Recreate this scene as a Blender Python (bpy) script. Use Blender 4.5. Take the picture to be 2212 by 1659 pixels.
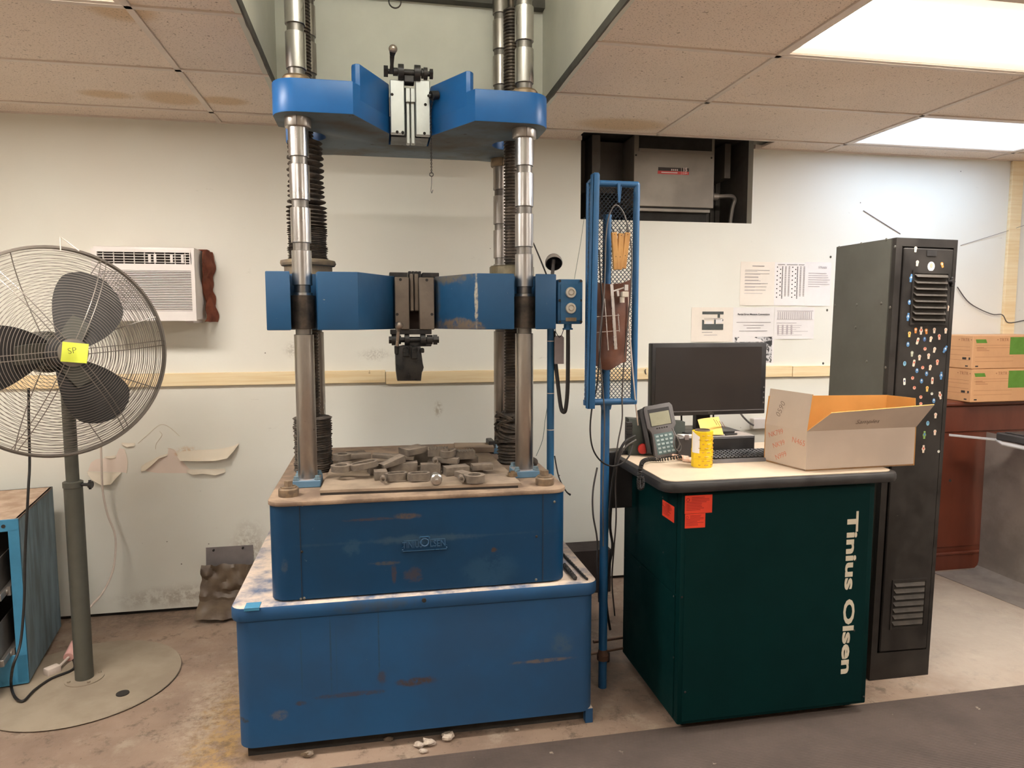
import bpy, bmesh, math, random
from mathutils import Vector, Matrix, Euler, noise as mnoise
R = math.radians
random.seed(7)
S = bpy.context.scene
COL = S.collection
for o in list(bpy.data.objects):
    bpy.data.objects.remove(o)

# ------------------------------------------------------------------ camera
IW, IH, F = 2212.0, 1659.0, 1520.0
PITCH, YAW, ROLL = .092, .191, -.0015
CAM = Vector((0, 0, 1.62))
def cam_axes():
    cy, sy, cp, sp = math.cos(YAW), math.sin(YAW), math.cos(PITCH), math.sin(PITCH)
    f = Vector((sy*cp, cy*cp, -sp)); r = Vector((cy, -sy, 0)); u = r.cross(f)
    cr, sr = math.cos(ROLL), math.sin(ROLL)
    return r*cr+u*sr, -r*sr+u*cr, f
AR, AU, AF = cam_axes()
cd = bpy.data.cameras.new('camera'); cam = bpy.data.objects.new('camera', cd); COL.objects.link(cam)
cd.sensor_fit = 'HORIZONTAL'; cd.sensor_width = 36; cd.lens = F/IW*36; cd.clip_start = .05; cd.clip_end = 60
m = Matrix.Identity(4)
for i in range(3):
    m[i][0], m[i][1], m[i][2], m[i][3] = AR[i], AU[i], -AF[i], CAM[i]
cam.matrix_world = m
S.camera = cam

# ------------------------------------------------------------------ world, exposure
S.view_settings.view_transform = 'Standard'
S.view_settings.look = 'None'
S.view_settings.gamma = 1
S.view_settings.use_curve_mapping = False
S.view_settings.exposure = 0.0
w = bpy.data.worlds.new('World'); S.world = w; w.use_nodes = True
w.node_tree.nodes['Background'].inputs[0].default_value = (.9, .85, .8, 1)
w.node_tree.nodes['Background'].inputs[1].default_value = .02
# radiance of the ceiling fixtures (the room's own lamps are built further down)
LAMP_WARM = ((1.0, .935, .86), 54.0)
LAMP_COOL = ((.74, .96, 1.30), 8.0)
LAMP_ROOM = ((1.0, .93, .85), 46.0)
LAMP_SHAFT = ((1.0, .98, .93), 66.0)

def at(px, py, Y):
    d = AR*((px-1106)/F) - AU*((py-829.5)/F) + AF
    return CAM + d*((Y-CAM.y)/d.y)
def atz(px, py, Z):
    d = AR*((px-1106)/F) - AU*((py-829.5)/F) + AF
    return CAM + d*((Z-CAM.z)/d.z)
def atx(px, py, X):
    d = AR*((px-1106)/F) - AU*((py-829.5)/F) + AF
    return CAM + d*((X-CAM.x)/d.x)

# ------------------------------------------------------------------ mesh helpers
def NB(): return bmesh.new()
def xf(vs, M):
    if M is not None:
        for v in vs: v.co = M @ v.co
def box(bm, x0, x1, y0, y1, z0, z1, bev=0, seg=1, M=None, mi=0):
    vs = [bm.verts.new((x, y, z)) for z in (z0, z1) for y in (y0, y1) for x in (x0, x1)]
    fs = [bm.faces.new([vs[i] for i in q]) for q in ((0,2,3,1),(4,5,7,6),(0,1,5,4),(2,6,7,3),(0,4,6,2),(1,3,7,5))]
    for f in fs: f.material_index = mi
    allv = vs
    if bev > 0:
        es = list({e for f in fs for e in f.edges})
        r = bmesh.ops.bevel(bm, geom=es, offset=bev, segments=seg, profile=.5, affect='EDGES')
        allv = list({v for f in r['faces'] for v in f.verts} | {v for v in vs if v.is_valid})
        for f in r['faces']: f.material_index = mi
    xf(allv, M)
    return allv
def prism(bm, pts, axis, a, b, M=None, mi=0, bev=0):
    def mk(p, t):
        return {'z': (p[0], p[1], t), 'y': (p[0], t, p[1]), 'x': (t, p[0], p[1])}[axis]
    A = [bm.verts.new(mk(p, a)) for p in pts]; Bv = [bm.verts.new(mk(p, b)) for p in pts]
    fs = [bm.faces.new(A), bm.faces.new(list(reversed(Bv)))]
    n = len(pts)
    for i in range(n):
        fs.append(bm.faces.new([A[i], Bv[i], Bv[(i+1) % n], A[(i+1) % n]]))
    for f in fs: f.material_index = mi
    vs = A+Bv
    if bev > 0:
        bmesh.ops.recalc_face_normals(bm, faces=fs)
        es = list({e for f in fs[:2] for e in f.edges})
        r = bmesh.ops.bevel(bm, geom=es, offset=bev, segments=2, profile=.5, affect='EDGES')
        vs = list({v for f in r['faces'] for v in f.verts} | {v for v in vs if v.is_valid})
        for f in r['faces']: f.material_index = mi
    xf(vs, M)
    return vs
def ringprism(bm, outer, inner, axis, a, b, M=None, mi=0):
    def mk(p, t):
        return {'z': (p[0], p[1], t), 'y': (p[0], t, p[1]), 'x': (t, p[0], p[1])}[axis]
    n = len(outer)
    O0 = [bm.verts.new(mk(p, a)) for p in outer]; O1 = [bm.verts.new(mk(p, b)) for p in outer]
    I0 = [bm.verts.new(mk(p, a)) for p in inner]; I1 = [bm.verts.new(mk(p, b)) for p in inner]
    for i in range(n):
        j = (i+1) % n
        for q in ((O0[i],O0[j],O1[j],O1[i]), (I0[i],I1[i],I1[j],I0[j]), (O0[i],I0[i],I0[j],O0[j]), (O1[i],O1[j],I1[j],I1[i])):
            bm.faces.new(q).material_index = mi
    vs = O0+O1+I0+I1
    xf(vs, M); return vs
def frame_of(d):
    d = d.normalized(); a = Vector((0,0,1)) if abs(d.z) < .95 else Vector((1,0,0))
    u = d.cross(a).normalized(); v = d.cross(u).normalized(); return u, v
def cyl(bm, p0, p1, r0, r1=None, n=16, cap=True, mi=0):
    p0, p1 = Vector(p0), Vector(p1); r1 = r0 if r1 is None else r1
    u, v = frame_of(p1-p0)
    cs = [(math.cos(2*math.pi*i/n), math.sin(2*math.pi*i/n)) for i in range(n)]
    A = [bm.verts.new(p0+u*(c*r0)+v*(s*r0)) for c, s in cs]; B = [bm.verts.new(p1+u*(c*r1)+v*(s*r1)) for c, s in cs]
    for i in range(n): bm.faces.new([A[i], A[(i+1)%n], B[(i+1)%n], B[i]]).material_index = mi
    if cap:
        bm.faces.new(list(reversed(A))).material_index = mi; bm.faces.new(B).material_index = mi
    return A+B
def lathe(bm, prof, c, n=24, axis='z', M=None, mi=0, jit=0, closed=False):
    c = Vector(c); rings = []; vs = []
    for k, (r, t) in enumerate(prof):
        ring = []
        for i in range(n):
            a = 2*math.pi*i/n; rr = r
            if jit and r > .001: rr = r*(1+jit*mnoise.noise(Vector((math.cos(a)*2.2, math.sin(a)*2.2, k*1.7+c.x*9))))
            p = {'z': Vector((rr*math.cos(a), rr*math.sin(a), t)), 'y': Vector((rr*math.cos(a), t, rr*math.sin(a))), 'x': Vector((t, rr*math.cos(a), rr*math.sin(a)))}[axis]
            ring.append(bm.verts.new(c+p))
        rings.append(ring); vs += ring
    for A, B in zip(rings, rings[1:]):
        for i in range(n): bm.faces.new([A[i], A[(i+1)%n], B[(i+1)%n], B[i]]).material_index = mi
    if not closed:
        bm.faces.new(list(reversed(rings[0]))).material_index = mi; bm.faces.new(rings[-1]).material_index = mi
    xf(vs, M); return vs
def smooth_path(pts, sub=6):
    P = [Vector(p) for p in pts]; out = []
    for i in range(len(P)-1):
        a = P[max(i-1, 0)]; b = P[i]; c = P[i+1]; d = P[min(i+2, len(P)-1)]
        for k in range(sub):
            t = k/sub
            out.append(.5*((2*b)+(c-a)*t+(2*a-5*b+4*c-d)*t*t+(3*b-a-3*c+d)*t**3))
    out.append(P[-1]); return out
def tube(bm, pts, r, n=8, mi=0, closed=False, cap=True):
    P = [Vector(p) for p in pts]; N = len(P); rings = []; pu = None
    for i, p in enumerate(P):
        if closed: t = (P[(i+1) % N]-P[i-1])
        else: t = P[min(i+1, N-1)]-P[max(i-1, 0)]
        if t.length < 1e-9: t = Vector((0,0,1))
        t.normalize()
        if pu is None: u, v = frame_of(t)
        else:
            u = pu - t*pu.dot(t)
            if u.length < 1e-6: u, v = frame_of(t)
            u.normalize(); v = t.cross(u)
        pu = u
        rr = r(i/(N-1)) if callable(r) else r
        rings.append([bm.verts.new(p+u*(rr*math.cos(2*math.pi*k/n))+v*(rr*math.sin(2*math.pi*k/n))) for k in range(n)])
    rng = range(N) if closed else range(N-1)
    for i in rng:
        A, B = rings[i], rings[(i+1) % N]
        for k in range(n): bm.faces.new([A[k], A[(k+1)%n], B[(k+1)%n], B[k]]).material_index = mi
    if cap and not closed:
        bm.faces.new(list(reversed(rings[0]))).material_index = mi; bm.faces.new(rings[-1]).material_index = mi
    return [v for q in rings for v in q]
def torus(bm, c, R0, r, axis=(0,1,0), n=24, k=8, mi=0):
    u, v = frame_of(Vector(axis)); c = Vector(c)
    return tube(bm, [c+u*(R0*math.cos(2*math.pi*i/n))+v*(R0*math.sin(2*math.pi*i/n)) for i in range(n)], r, k, mi, closed=True)
def sphere(bm, c, r, n=12, sc=(1,1,1), mi=0):
    prof = [(max(r*math.sin(math.pi*i/n), 1e-4), -r*math.cos(math.pi*i/n)) for i in range(n+1)]
    vs = lathe(bm, prof, (0,0,0), n=n*2, mi=mi)
    for v in vs: v.co = Vector(c)+Vector((v.co.x*sc[0], v.co.y*sc[1], v.co.z*sc[2]))
    return vs
def hexnut(bm, p0, p1, r, mi=0): return cyl(bm, p0, p1, r, n=6, mi=mi)
def rrect(x0, x1, y0, y1, r, n=6):
    out = []
    for cx, cy, a0 in ((x1-r, y0+r, -90), (x1-r, y1-r, 0), (x0+r, y1-r, 90), (x0+r, y0+r, 180)):
        for k in range(n+1):
            a = R(a0+90*k/n); out.append((cx+r*math.cos(a), cy+r*math.sin(a)))
    return out
def circ(cx, cy, r, n=24, a0=0, a1=360, end=False):
    k = n if not end else n-1
    return [(cx+r*math.cos(R(a0+(a1-a0)*i/k)), cy+r*math.sin(R(a0+(a1-a0)*i/k))) for i in range(n)]
def grid(bm, fn, nu, nv, mi=0, flip=False):
    V = [[bm.verts.new(fn(i/nu, j/nv)) for j in range(nv+1)] for i in range(nu+1)]
    for i in range(nu):
        for j in range(nv):
            bm.faces.new([V[i][j], V[i+1][j], V[i+1][j+1], V[i][j+1]]).material_index = mi
    return [v for q in V for v in q]
def solidify(bm, t):
    fs = list(bm.faces); bmesh.ops.recalc_face_normals(bm, faces=fs)
    bmesh.ops.solidify(bm, geom=fs, thickness=t)

WM = {}
def setm(o, M):
    o.matrix_basis = M; WM[o.name] = M
def obj(name, bm, mats, parent=None, local=False, smooth=35, label=None, origin=None):
    """links bm as one mesh object; geometry is given in world space unless local"""
    if isinstance(bm, bmesh.types.BMesh):
        bmesh.ops.recalc_face_normals(bm, faces=list(bm.faces))
        me = bpy.data.meshes.new(name); bm.to_mesh(me); bm.free()
        if smooth:
            me.polygons.foreach_set('use_smooth', [True]*len(me.polygons))
            me.set_sharp_from_angle(angle=R(smooth))
    else: me = bm
    o = bpy.data.objects.new(name, me); COL.objects.link(o)
    for mm in (mats if isinstance(mats, (list, tuple)) else [mats]):
        me.materials.append(mm)
    if parent:
        o.parent = parent
        if not local: me.transform(WM[parent.name].inverted())
        WM[o.name] = WM[parent.name].copy()
    else:
        if origin is None and not local: origin = (0, 0, 0)
        M = Matrix.Translation(origin) if origin is not None else Matrix.Identity(4)
        if not local: me.transform(M.inverted())
        setm(o, M)
    if label: o['label'] = label
    return o
def inst(name, me, M, parent):
    o = bpy.data.objects.new(name, me); COL.objects.link(o); o.parent = parent; o.matrix_basis = M; return o
def thing(name, label, cat, loc=(0,0,0), rz=0, group=None, rot=None):
    o = bpy.data.objects.new(name, None); COL.objects.link(o); o.empty_display_size = .05
    E3 = Euler(rot) if rot else Euler((0, 0, rz))
    setm(o, Matrix.Translation(loc) @ E3.to_matrix().to_4x4())
    o['label'] = label; o['category'] = cat
    if group: o['group'] = group
    return o
def tag(o, label, cat, group=None, kind=None):
    o['label'] = label; o['category'] = cat
    if group: o['group'] = group
    if kind: o['kind'] = kind
    return o
def struct(o, label=None):
    o['kind'] = 'structure'
    if label: o['label'] = label
    return o
def textmesh(s, size, ext=.0006, bold=0, xs=1.0, align='CENTER', spacing=1.0):
    cu = bpy.data.curves.new('t', 'FONT'); cu.body = s; cu.size = size; cu.extrude = ext; cu.offset = bold
    cu.align_x = align; cu.align_y = 'CENTER'; cu.space_character = spacing; cu.resolution_u = 3
    o = bpy.data.objects.new('t', cu); COL.objects.link(o)
    me = bpy.data.meshes.new_from_object(o)
    bpy.data.objects.remove(o); bpy.data.curves.remove(cu)
    me.transform(Matrix.Diagonal((xs, 1, 1, 1)))
    me.materials.clear()
    return me
def txt(name, s, size, mat, parent, M, **k):
    me = textmesh(s, size, **k); me.transform(M)
    return obj(name, me, mat, parent)
def bm_text(bm, s, size, M, mi=0, **k):
    me = textmesh(s, size, **k); me.transform(M)
    n0 = len(bm.faces); bm.from_mesh(me); bm.faces.ensure_lookup_table()
    for f in bm.faces[n0:]: f.material_index = mi
    bpy.data.meshes.remove(me)
FRONT = Matrix(((1,0,0,0),(0,0,-1,0),(0,1,0,0),(0,0,0,1)))   # text lying in xy -> standing in xz, read from -y
def fr(x, y, z, ry=0): return Matrix.Translation((x, y, z)) @ Matrix.Rotation(ry, 4, 'Y') @ FRONT

# ------------------------------------------------------------------ material helpers
def newmat(name):
    mt = bpy.data.materials.new(name); mt.use_nodes = True
    nt = mt.node_tree; return mt, nt, nt.nodes['Principled BSDF']
def nd(nt, t, **k):
    n = nt.nodes.new(t)
    for a, b in k.items(): setattr(n, a, b)
    return n
def lk(nt, a, b): nt.links.new(a, b)
def rgb(c): return (c[0], c[1], c[2], 1)
def coords(nt, off=(0,0,0), scale=(1,1,1)):
    tc = nd(nt, 'ShaderNodeTexCoord'); mp = nd(nt, 'ShaderNodeMapping')
    mp.inputs['Location'].default_value = off; mp.inputs['Scale'].default_value = scale
    lk(nt, tc.outputs['Object'], mp.inputs['Vector']); return mp.outputs[0]
def noise(nt, vec, scale, detail=4, rough=.55):
    n = nd(nt, 'ShaderNodeTexNoise'); n.inputs['Scale'].default_value = scale; n.inputs['Detail'].default_value = detail
    n.inputs['Roughness'].default_value = rough; lk(nt, vec, n.inputs['Vector']); return n.outputs['Fac']
def ramp(nt, fac, a, b, lo=0., hi=1., smooth=True):
    n = nd(nt, 'ShaderNodeMapRange'); n.interpolation_type = 'SMOOTHSTEP' if smooth else 'LINEAR'
    n.inputs[1].default_value = a; n.inputs[2].default_value = b; n.inputs[3].default_value = lo; n.inputs[4].default_value = hi
    lk(nt, fac, n.inputs[0]); return n.outputs[0]
def math2(nt, op, a, b):
    n = nd(nt, 'ShaderNodeMath', operation=op)
    for i, x in enumerate((a, b)):
        if isinstance(x, (int, float)): n.inputs[i].default_value = x
        else: lk(nt, x, n.inputs[i])
    return n.outputs[0]
def mix(nt, fac, a, b, blend='MIX'):
    n = nd(nt, 'ShaderNodeMix', data_type='RGBA', blend_type=blend)
    for s, x in ((0, fac), (6, a), (7, b)):
        if isinstance(x, (int, float)): n.inputs[s].default_value = x
        elif isinstance(x, tuple): n.inputs[s].default_value = rgb(x)
        else: lk(nt, x, n.inputs[s])
    return n.outputs[2]
def upness(nt, a=.6, b=.95):
    g = nd(nt, 'ShaderNodeNewGeometry'); s = nd(nt, 'ShaderNodeSeparateXYZ'); lk(nt, g.outputs['Normal'], s.inputs[0])
    return ramp(nt, s.outputs[2], a, b)
def blob(nt, vec, c, r, nz=.5, nsc=14, edge=.35, brk=0, brk_lo=.40):
    s = nd(nt, 'ShaderNodeVectorMath', operation='SUBTRACT'); lk(nt, vec, s.inputs[0]); s.inputs[1].default_value = c
    d = nd(nt, 'ShaderNodeVectorMath', operation='DIVIDE'); lk(nt, s.outputs[0], d.inputs[0]); d.inputs[1].default_value = r
    l = nd(nt, 'ShaderNodeVectorMath', operation='LENGTH'); lk(nt, d.outputs[0], l.inputs[0])
    v = l.outputs['Value']
    if nz:
        nn = noise(nt, vec, nsc, 5, .65); v = math2(nt, 'ADD', v, math2(nt, 'MULTIPLY', math2(nt, 'SUBTRACT', nn, .5), nz*2))
    r_ = ramp(nt, v, 1+edge*.3, 1-edge, 0, 1)
    if brk: r_ = math2(nt, 'MULTIPLY', r_, ramp(nt, noise(nt, vec, nsc*brk, 6, .75), brk_lo, brk_lo+.2))
    return r_
def mk(name, col, rough=.5, metal=0., var=.25, sc=6, col2=None, bump=0, bsc=80, dust=None, dustamt=.8, spec=.5, st=(1,1,1), speck=None, blobs=(), off=(0,0,0), alpha=None, rvar=.12, dsc=9):
    mt, nt, P = newmat(name)
    vec = coords(nt, off, st)
    base = coords(nt, off) if (st != (1,1,1) or True) else vec
    n1 = noise(nt, vec, sc, 5, .6)
    c2 = col2 or tuple(max(0, x*(1-var)) for x in col)
    c = mix(nt, ramp(nt, n1, .35, .68), tuple(col), tuple(c2))
    if speck:
        scol, ssc, thr = speck
        ns = noise(nt, base, ssc, 3, .6); c = mix(nt, ramp(nt, ns, thr, thr+.05), c, tuple(scol))
    for (bc, br, bcol, amt, nz, nsc) in blobs:
        k = blob(nt, base, bc, br, nz, nsc, .5, 1.3, .33); c = mix(nt, math2(nt, 'MULTIPLY', k, amt), c, tuple(bcol))
    if dust:
        k = math2(nt, 'MULTIPLY', upness(nt), math2(nt, 'MULTIPLY', ramp(nt, noise(nt, base, dsc, 5, .65), .25, .62), dustamt))
        c = mix(nt, k, c, tuple(dust))
        rr = mix(nt, k, (rough,)*3, (.9,)*3); lk(nt, rr, P.inputs['Roughness'])
    else:
        lk(nt, ramp(nt, n1, .3, .7, max(0, rough-rvar*.5), min(1, rough+rvar)), P.inputs['Roughness'])
    lk(nt, c, P.inputs['Base Color'])
    P.inputs['Metallic'].default_value = metal; P.inputs['Specular IOR Level'].default_value = spec
    if bump:
        b = nd(nt, 'ShaderNodeBump'); b.inputs['Strength'].default_value = bump; b.inputs['Distance'].default_value = .002
        lk(nt, noise(nt, base, bsc, 4), b.inputs['Height']); lk(nt, b.outputs[0], P.inputs['Normal'])
    return mt
def flat(name, col, rough=.6, metal=0., spec=.4):
    return mk(name, col, rough, metal, var=.1, sc=20, spec=spec)
def emis(name, col, st):
    mt, nt, P = newmat(name)
    P.inputs['Base Color'].default_value = (.8, .8, .8, 1); P.inputs['Emission Color'].default_value = rgb(col); P.inputs['Emission Strength'].default_value = st
    return mt
# ------------------------------------------------------------------ materials
DUST = (.42, .30, .21)
mt_wall, nt, P = newmat('painted_wall')
v = coords(nt)
c = mix(nt, ramp(nt, noise(nt, v, 1.3, 3), .35, .7), (.80, .79, .71), (.775, .745, .66))
c = mix(nt, math2(nt, 'MULTIPLY', ramp(nt, noise(nt, coords(nt, (3,0,1), (1,1,2.2)), 7, 6, .7), .66, .8), .55), c, (.30, .26, .20))
sv = nd(nt, 'ShaderNodeTexVoronoi'); sv.inputs['Scale'].default_value = 9; lk(nt, v, sv.inputs['Vector'])
c = mix(nt, math2(nt, 'MULTIPLY', ramp(nt, sv.outputs['Distance'], .045, .02), ramp(nt, noise(nt, v, 4, 2), .5, .6)), c, (.16, .13, .10))
for bc, br, col_, a_, nz_, ns_ in (((-1.02, 4.07, .09), (.45, .3, .07), (.25, .17, .1), .5, .6, 9), ((-.72, 4.07, .3), (.12, .3, .2), (.3, .22, .15), .5, .6, 14),
        ((.35, 4.07, 1.1), (.03, .3, .05), (.42, .36, .26), .8, .5, 30), ((-.45, 4.07, 1.45), (.06, .3, .05), (.3, .26, .2), .5, .7, 40), ((.0, 4.07, 1.42), (.1, .3, .04), (.3, .26, .2), .45, .7, 50),
        ((-1.02, 4.07, .90), (.07, .3, .035), (.62, .36, .14), .7, .7, 30)):
    c = mix(nt, math2(nt, 'MULTIPLY', blob(nt, v, bc, br, nz_, ns_, .7, 2.0), a_), c, col_)
lk(nt, c, P.inputs['Base Color']); P.inputs['Roughness'].default_value = .55; P.inputs['Specular IOR Level'].default_value = .3
b = nd(nt, 'ShaderNodeBump'); b.inputs['Strength'].default_value = .12; b.inputs['Distance'].default_value = .003
lk(nt, noise(nt, v, 25, 4), b.inputs['Height']); lk(nt, b.outputs[0], P.inputs['Normal'])

mt_shaft = mk('shaft_paint', (.74, .735, .64), .6, sc=2, var=.1)
mt_dark = mk('dark_gap', (.03, .026, .022), .9)
mt_plenum = mk('plenum_dark', (.06, .055, .05), .9)

mt_floor, nt, P = newmat('worn_concrete')
v = coords(nt)
c = mix(nt, ramp(nt, noise(nt, v, 1.1, 5, .6), .35, .66), (.335, .238, .174), (.215, .150, .110))
c = mix(nt, ramp(nt, noise(nt, v, 5.5, 7, .7), .5, .75), c, (.36, .285, .215))
c = mix(nt, math2(nt, 'MULTIPLY', ramp(nt, noise(nt, coords(nt, (5,1,0)), 9, 8, .78), .52, .66), .8), c, (.115, .08, .058))
c = mix(nt, math2(nt, 'MULTIPLY', ramp(nt, noise(nt, coords(nt, (1,7,0)), 46, 5, .7), .63, .70), .8), c, (.09, .065, .05))
c = mix(nt, math2(nt, 'MULTIPLY', ramp(nt, noise(nt, coords(nt, (3,2,0)), 30, 6, .75), .64, .72), .55), c, (.46, .37, .29))
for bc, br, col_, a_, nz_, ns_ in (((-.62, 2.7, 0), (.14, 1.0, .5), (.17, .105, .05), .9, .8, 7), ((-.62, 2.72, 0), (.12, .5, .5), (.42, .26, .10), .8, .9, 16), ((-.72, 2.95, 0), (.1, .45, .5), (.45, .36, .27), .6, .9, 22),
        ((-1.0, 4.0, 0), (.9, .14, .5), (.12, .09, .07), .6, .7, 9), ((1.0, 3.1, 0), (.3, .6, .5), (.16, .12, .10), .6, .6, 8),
        ((3.0, 2.8, 0), (.8, .7, .5), (.47, .41, .34), .65, .5, 4), ((3.2, 3.25, 0), (.9, .7, .5), (.44, .38, .31), .5, .5, 4)):
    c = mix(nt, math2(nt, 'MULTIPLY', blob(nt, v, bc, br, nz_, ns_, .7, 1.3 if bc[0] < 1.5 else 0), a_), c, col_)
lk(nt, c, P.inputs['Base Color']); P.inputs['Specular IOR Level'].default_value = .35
lk(nt, ramp(nt, noise(nt, v, 6, 4), .3, .7, .5, .85), P.inputs['Roughness'])
b = nd(nt, 'ShaderNodeBump'); b.inputs['Strength'].default_value = .5; b.inputs['Distance'].default_value = .006
lk(nt, noise(nt, v, 18, 8, .7), b.inputs['Height']); lk(nt, b.outputs[0], P.inputs['Normal'])

def tile_mat(name, stains=()):
    mt, nt, P = newmat(name)
    v = coords(nt)
    c = mix(nt, ramp(nt, noise(nt, v, 2.2, 3), .3, .7), (.88, .765, .665), (.84, .725, .625))
    n1 = noise(nt, coords(nt, (0,0,0), (1, 1.6, 1)), 130, 2, .5); n2 = noise(nt, v, 55, 3, .6)
    pit = ramp(nt, n1, .61, .67); pit2 = ramp(nt, n2, .65, .71)
    k = math2(nt, 'MAXIMUM', pit, pit2)
    for (bc, br) in stains:
        e = blob(nt, v, bc, br, .12, 8, .55); c = mix(nt, math2(nt, 'MULTIPLY', e, .75), c, (.62, .43, .23))
        e2 = blob(nt, v, bc, tuple(x*.88 for x in br), .12, 8, .5); c = mix(nt, math2(nt, 'MULTIPLY', e2, .6), c, (.78, .61, .44))
    c = mix(nt, math2(nt, 'MULTIPLY', k, .8), c, (.34, .26, .20))
    lk(nt, c, P.inputs['Base Color']); P.inputs['Roughness'].default_value = .95; P.inputs['Specular IOR Level'].default_value = .1
    b = nd(nt, 'ShaderNodeBump'); b.inputs['Strength'].default_value = .6; b.inputs['Distance'].default_value = -.002
    lk(nt, k, b.inputs['Height']); lk(nt, b.outputs[0], P.inputs['Normal'])
    return mt
ZC = 2.66
def sp(px, py): p = atz(px, py, ZC); return (p.x, p.y, 0)
mt_tile = tile_mat('mineral_ceiling_tile', [
    (tuple(a+b for a, b in zip(sp(230, 205), (0, 0, ZC))), (.125, .07, .4)), (tuple(a+b for a, b in zip(sp(372, 213), (0, 0, ZC))), (.15, .115, .4)),
    (tuple(a+b for a, b in zip(sp(485, 219), (0, 0, ZC))), (.12, .075, .4)), (tuple(a+b for a, b in zip(sp(262, 24), (0, 0, ZC))), (.12, .1, .4)),
    (tuple(a+b for a, b in zip(sp(1345, 270), (0, 0, ZC))), (.27, .125, .4))])
mt_tbar = mk('grid_bar_enamel', (.80, .70, .61), .5, var=.12, sc=3)
mt_tbar_rust = mk('torn_edge', (.10, .095, .08), .7)

mt_wood = mk('pine_rail', (.90, .74, .47), .6, col2=(.82, .62, .34), st=(.6, 3, 14), sc=4, speck=((.36, .2, .08), 9, .72))
mt_wood_tool = mk('handle_wood', (.50, .27, .08), .5, col2=(.36, .17, .045), st=(9, 9, 2), sc=4)

BO = (-.156, -3.13, 0)          # machine parts are local to the machine's base
def mb(x, y, z): return (x+BO[0], y+BO[1], z)
RUST = (.075, .045, .03)
mt_blue = mk('machine_blue_paint', (.012, .132, .41), .38, var=.18, sc=3, spec=.5, bump=.05, bsc=30,
             speck=((.10, .12, .14), 38, .735), dust=DUST, dustamt=.55)
mt_blue_base = mk('base_blue_paint', (.021, .090, .215), .5, col2=(.025, .075, .165), sc=2.2, spec=.25, bump=.05, bsc=25, dust=(.68, .55, .44), dustamt=.97, dsc=7,
    speck=((.20, .22, .24), 60, .74),
    blobs=[(mb(.13, 2.57, .25), (.075, .3, .018), RUST, .9, .9, 30), (mb(-.11, 2.57, .225), (.13, .3, .01), RUST, .6, 1.0, 30), (mb(-.3, 2.57, .21), (.022, .3, .01), RUST, .7, 1.0, 40),
           (mb(-.185, 2.57, .38), (.0035, .3, .17), (.03, .06, .09), .75, .25, 30), (mb(-.01, 2.57, .42), (.003, .3, .17), (.03, .06, .09), .75, .25, 30), (mb(-.29, 2.57, .37), (.003, .3, .16), (.03, .07, .11), .6, .25, 30),
           (mb(-.165, 2.57, .36), (.002, .3, .15), (.03, .07, .11), .5, .25, 30), (mb(.0, 2.57, .28), (.02, .3, .03), RUST, .6, .9, 30),
           (mb(.63, 2.57, .285), (.13, .3, .009), (.16, .12, .09), .75, .7, 22), (mb(.7, 2.57, .35), (.05, .3, .05), (.07, .11, .15), .5, .8, 20),
           (mb(-.37, 2.57, .17), (.03, .3, .02), (.16, .14, .13), .5, .9, 30), (mb(-.50, 2.57, .16), (.02, .3, .01), (.05, .05, .05), .9, .5, 30),
           (mb(-.04, 2.55, .565), (.16, .3, .025), (.06, .075, .085), .5, .9, 25)])
mt_blue_box = mk('table_blue_paint', (.006, .045, .112), .42, col2=(.0065, .037, .086), sc=2.0, spec=.25, bump=.05, bsc=25, speck=((.16, .2, .22), 70, .75),
    blobs=[(mb(.105, 2.59, .89), (.05, .3, .013), (.10, .07, .05), .85, .7, 20), (mb(-.03, 2.59, .885), (.10, .3, .006), RUST, .55, 1.0, 26), (mb(.16, 2.59, .80), (.2, .3, .02), (.05, .09, .12), .4, 1.0, 14),
           (mb(.43, 2.59, .74), (.014, .3, .012), RUST, .9, .7, 40), (mb(.02, 2.59, .715), (.06, .3, .008), (.08, .075, .07), .7, 1.0, 26), (mb(.05, 2.59, .67), (.01, .3, .05), RUST, .6, .9, 30),
           (mb(.12, 2.59, .66), (.035, .3, .03), RUST, .55, 1.1, 34), (mb(-.10, 2.59, .78), (.035, .3, .03), (.03, .08, .13), .6, 1.0, 22), (mb(-.34, 2.59, .73), (.014, .3, .03), (.07, .09, .11), .5, .8, 24),
           (mb(.42, 2.59, .66), (.12, .3, .07), (.03, .09, .16), .35, .5, 10), (mb(.15, 2.59, .8), (.5, .3, .008), (.04, .08, .12), .35, 1.2, 9)])
mt_blue_worn = mk('chipped_blue_paint', (.008, .066, .160), .4, var=.15, sc=3, speck=((.2, .2, .2), 60, .72),
    blobs=[(mb(.29, 2.9, 1.795), (.09, .4, .03), (.11, .095, .07), .9, 1.0, 34), (mb(.32, 2.85, 1.595), (.11, .4, .03), (.16, .12, .08), .95, 1.0, 30), (mb(.393, 2.77, 1.69), (.007, .05, .12), (.42, .38, .3), .9, .8, 40),
           (mb(.26, 3.0, 1.69), (.012, .1, .12), (.06, .07, .08), .7, .7, 40)])
mt_under = mk('oily_underside', (.105, .15, .185), .6, col2=(.10, .085, .06), sc=3.5, speck=((.05, .045, .04), 20, .68))
mt_platform = mk('dusty_table_top', (.17, .115, .08), .9, col2=(.33, .235, .162), sc=9, bump=.2, bsc=60)
mt_plate = mk('dusty_plate', (.33, .25, .18), .9, col2=(.20, .15, .11), sc=5, bump=.15, bsc=50, st=(1, 1, 1))
mt_plate_edge = mk('plate_edge', (.045, .038, .033), .7)
mt_steel = mk('ground_steel', (.56, .54, .52), .26, 1, var=.12, sc=4, st=(1, 1, .2), rvar=.1)
mt_steel_dull = mk('dull_steel', (.48, .45, .42), .32, 1, col2=(.32, .29, .265), sc=5, st=(1, 1, .35), rvar=.15, speck=((.07, .06, .05), 13, .69))
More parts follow.
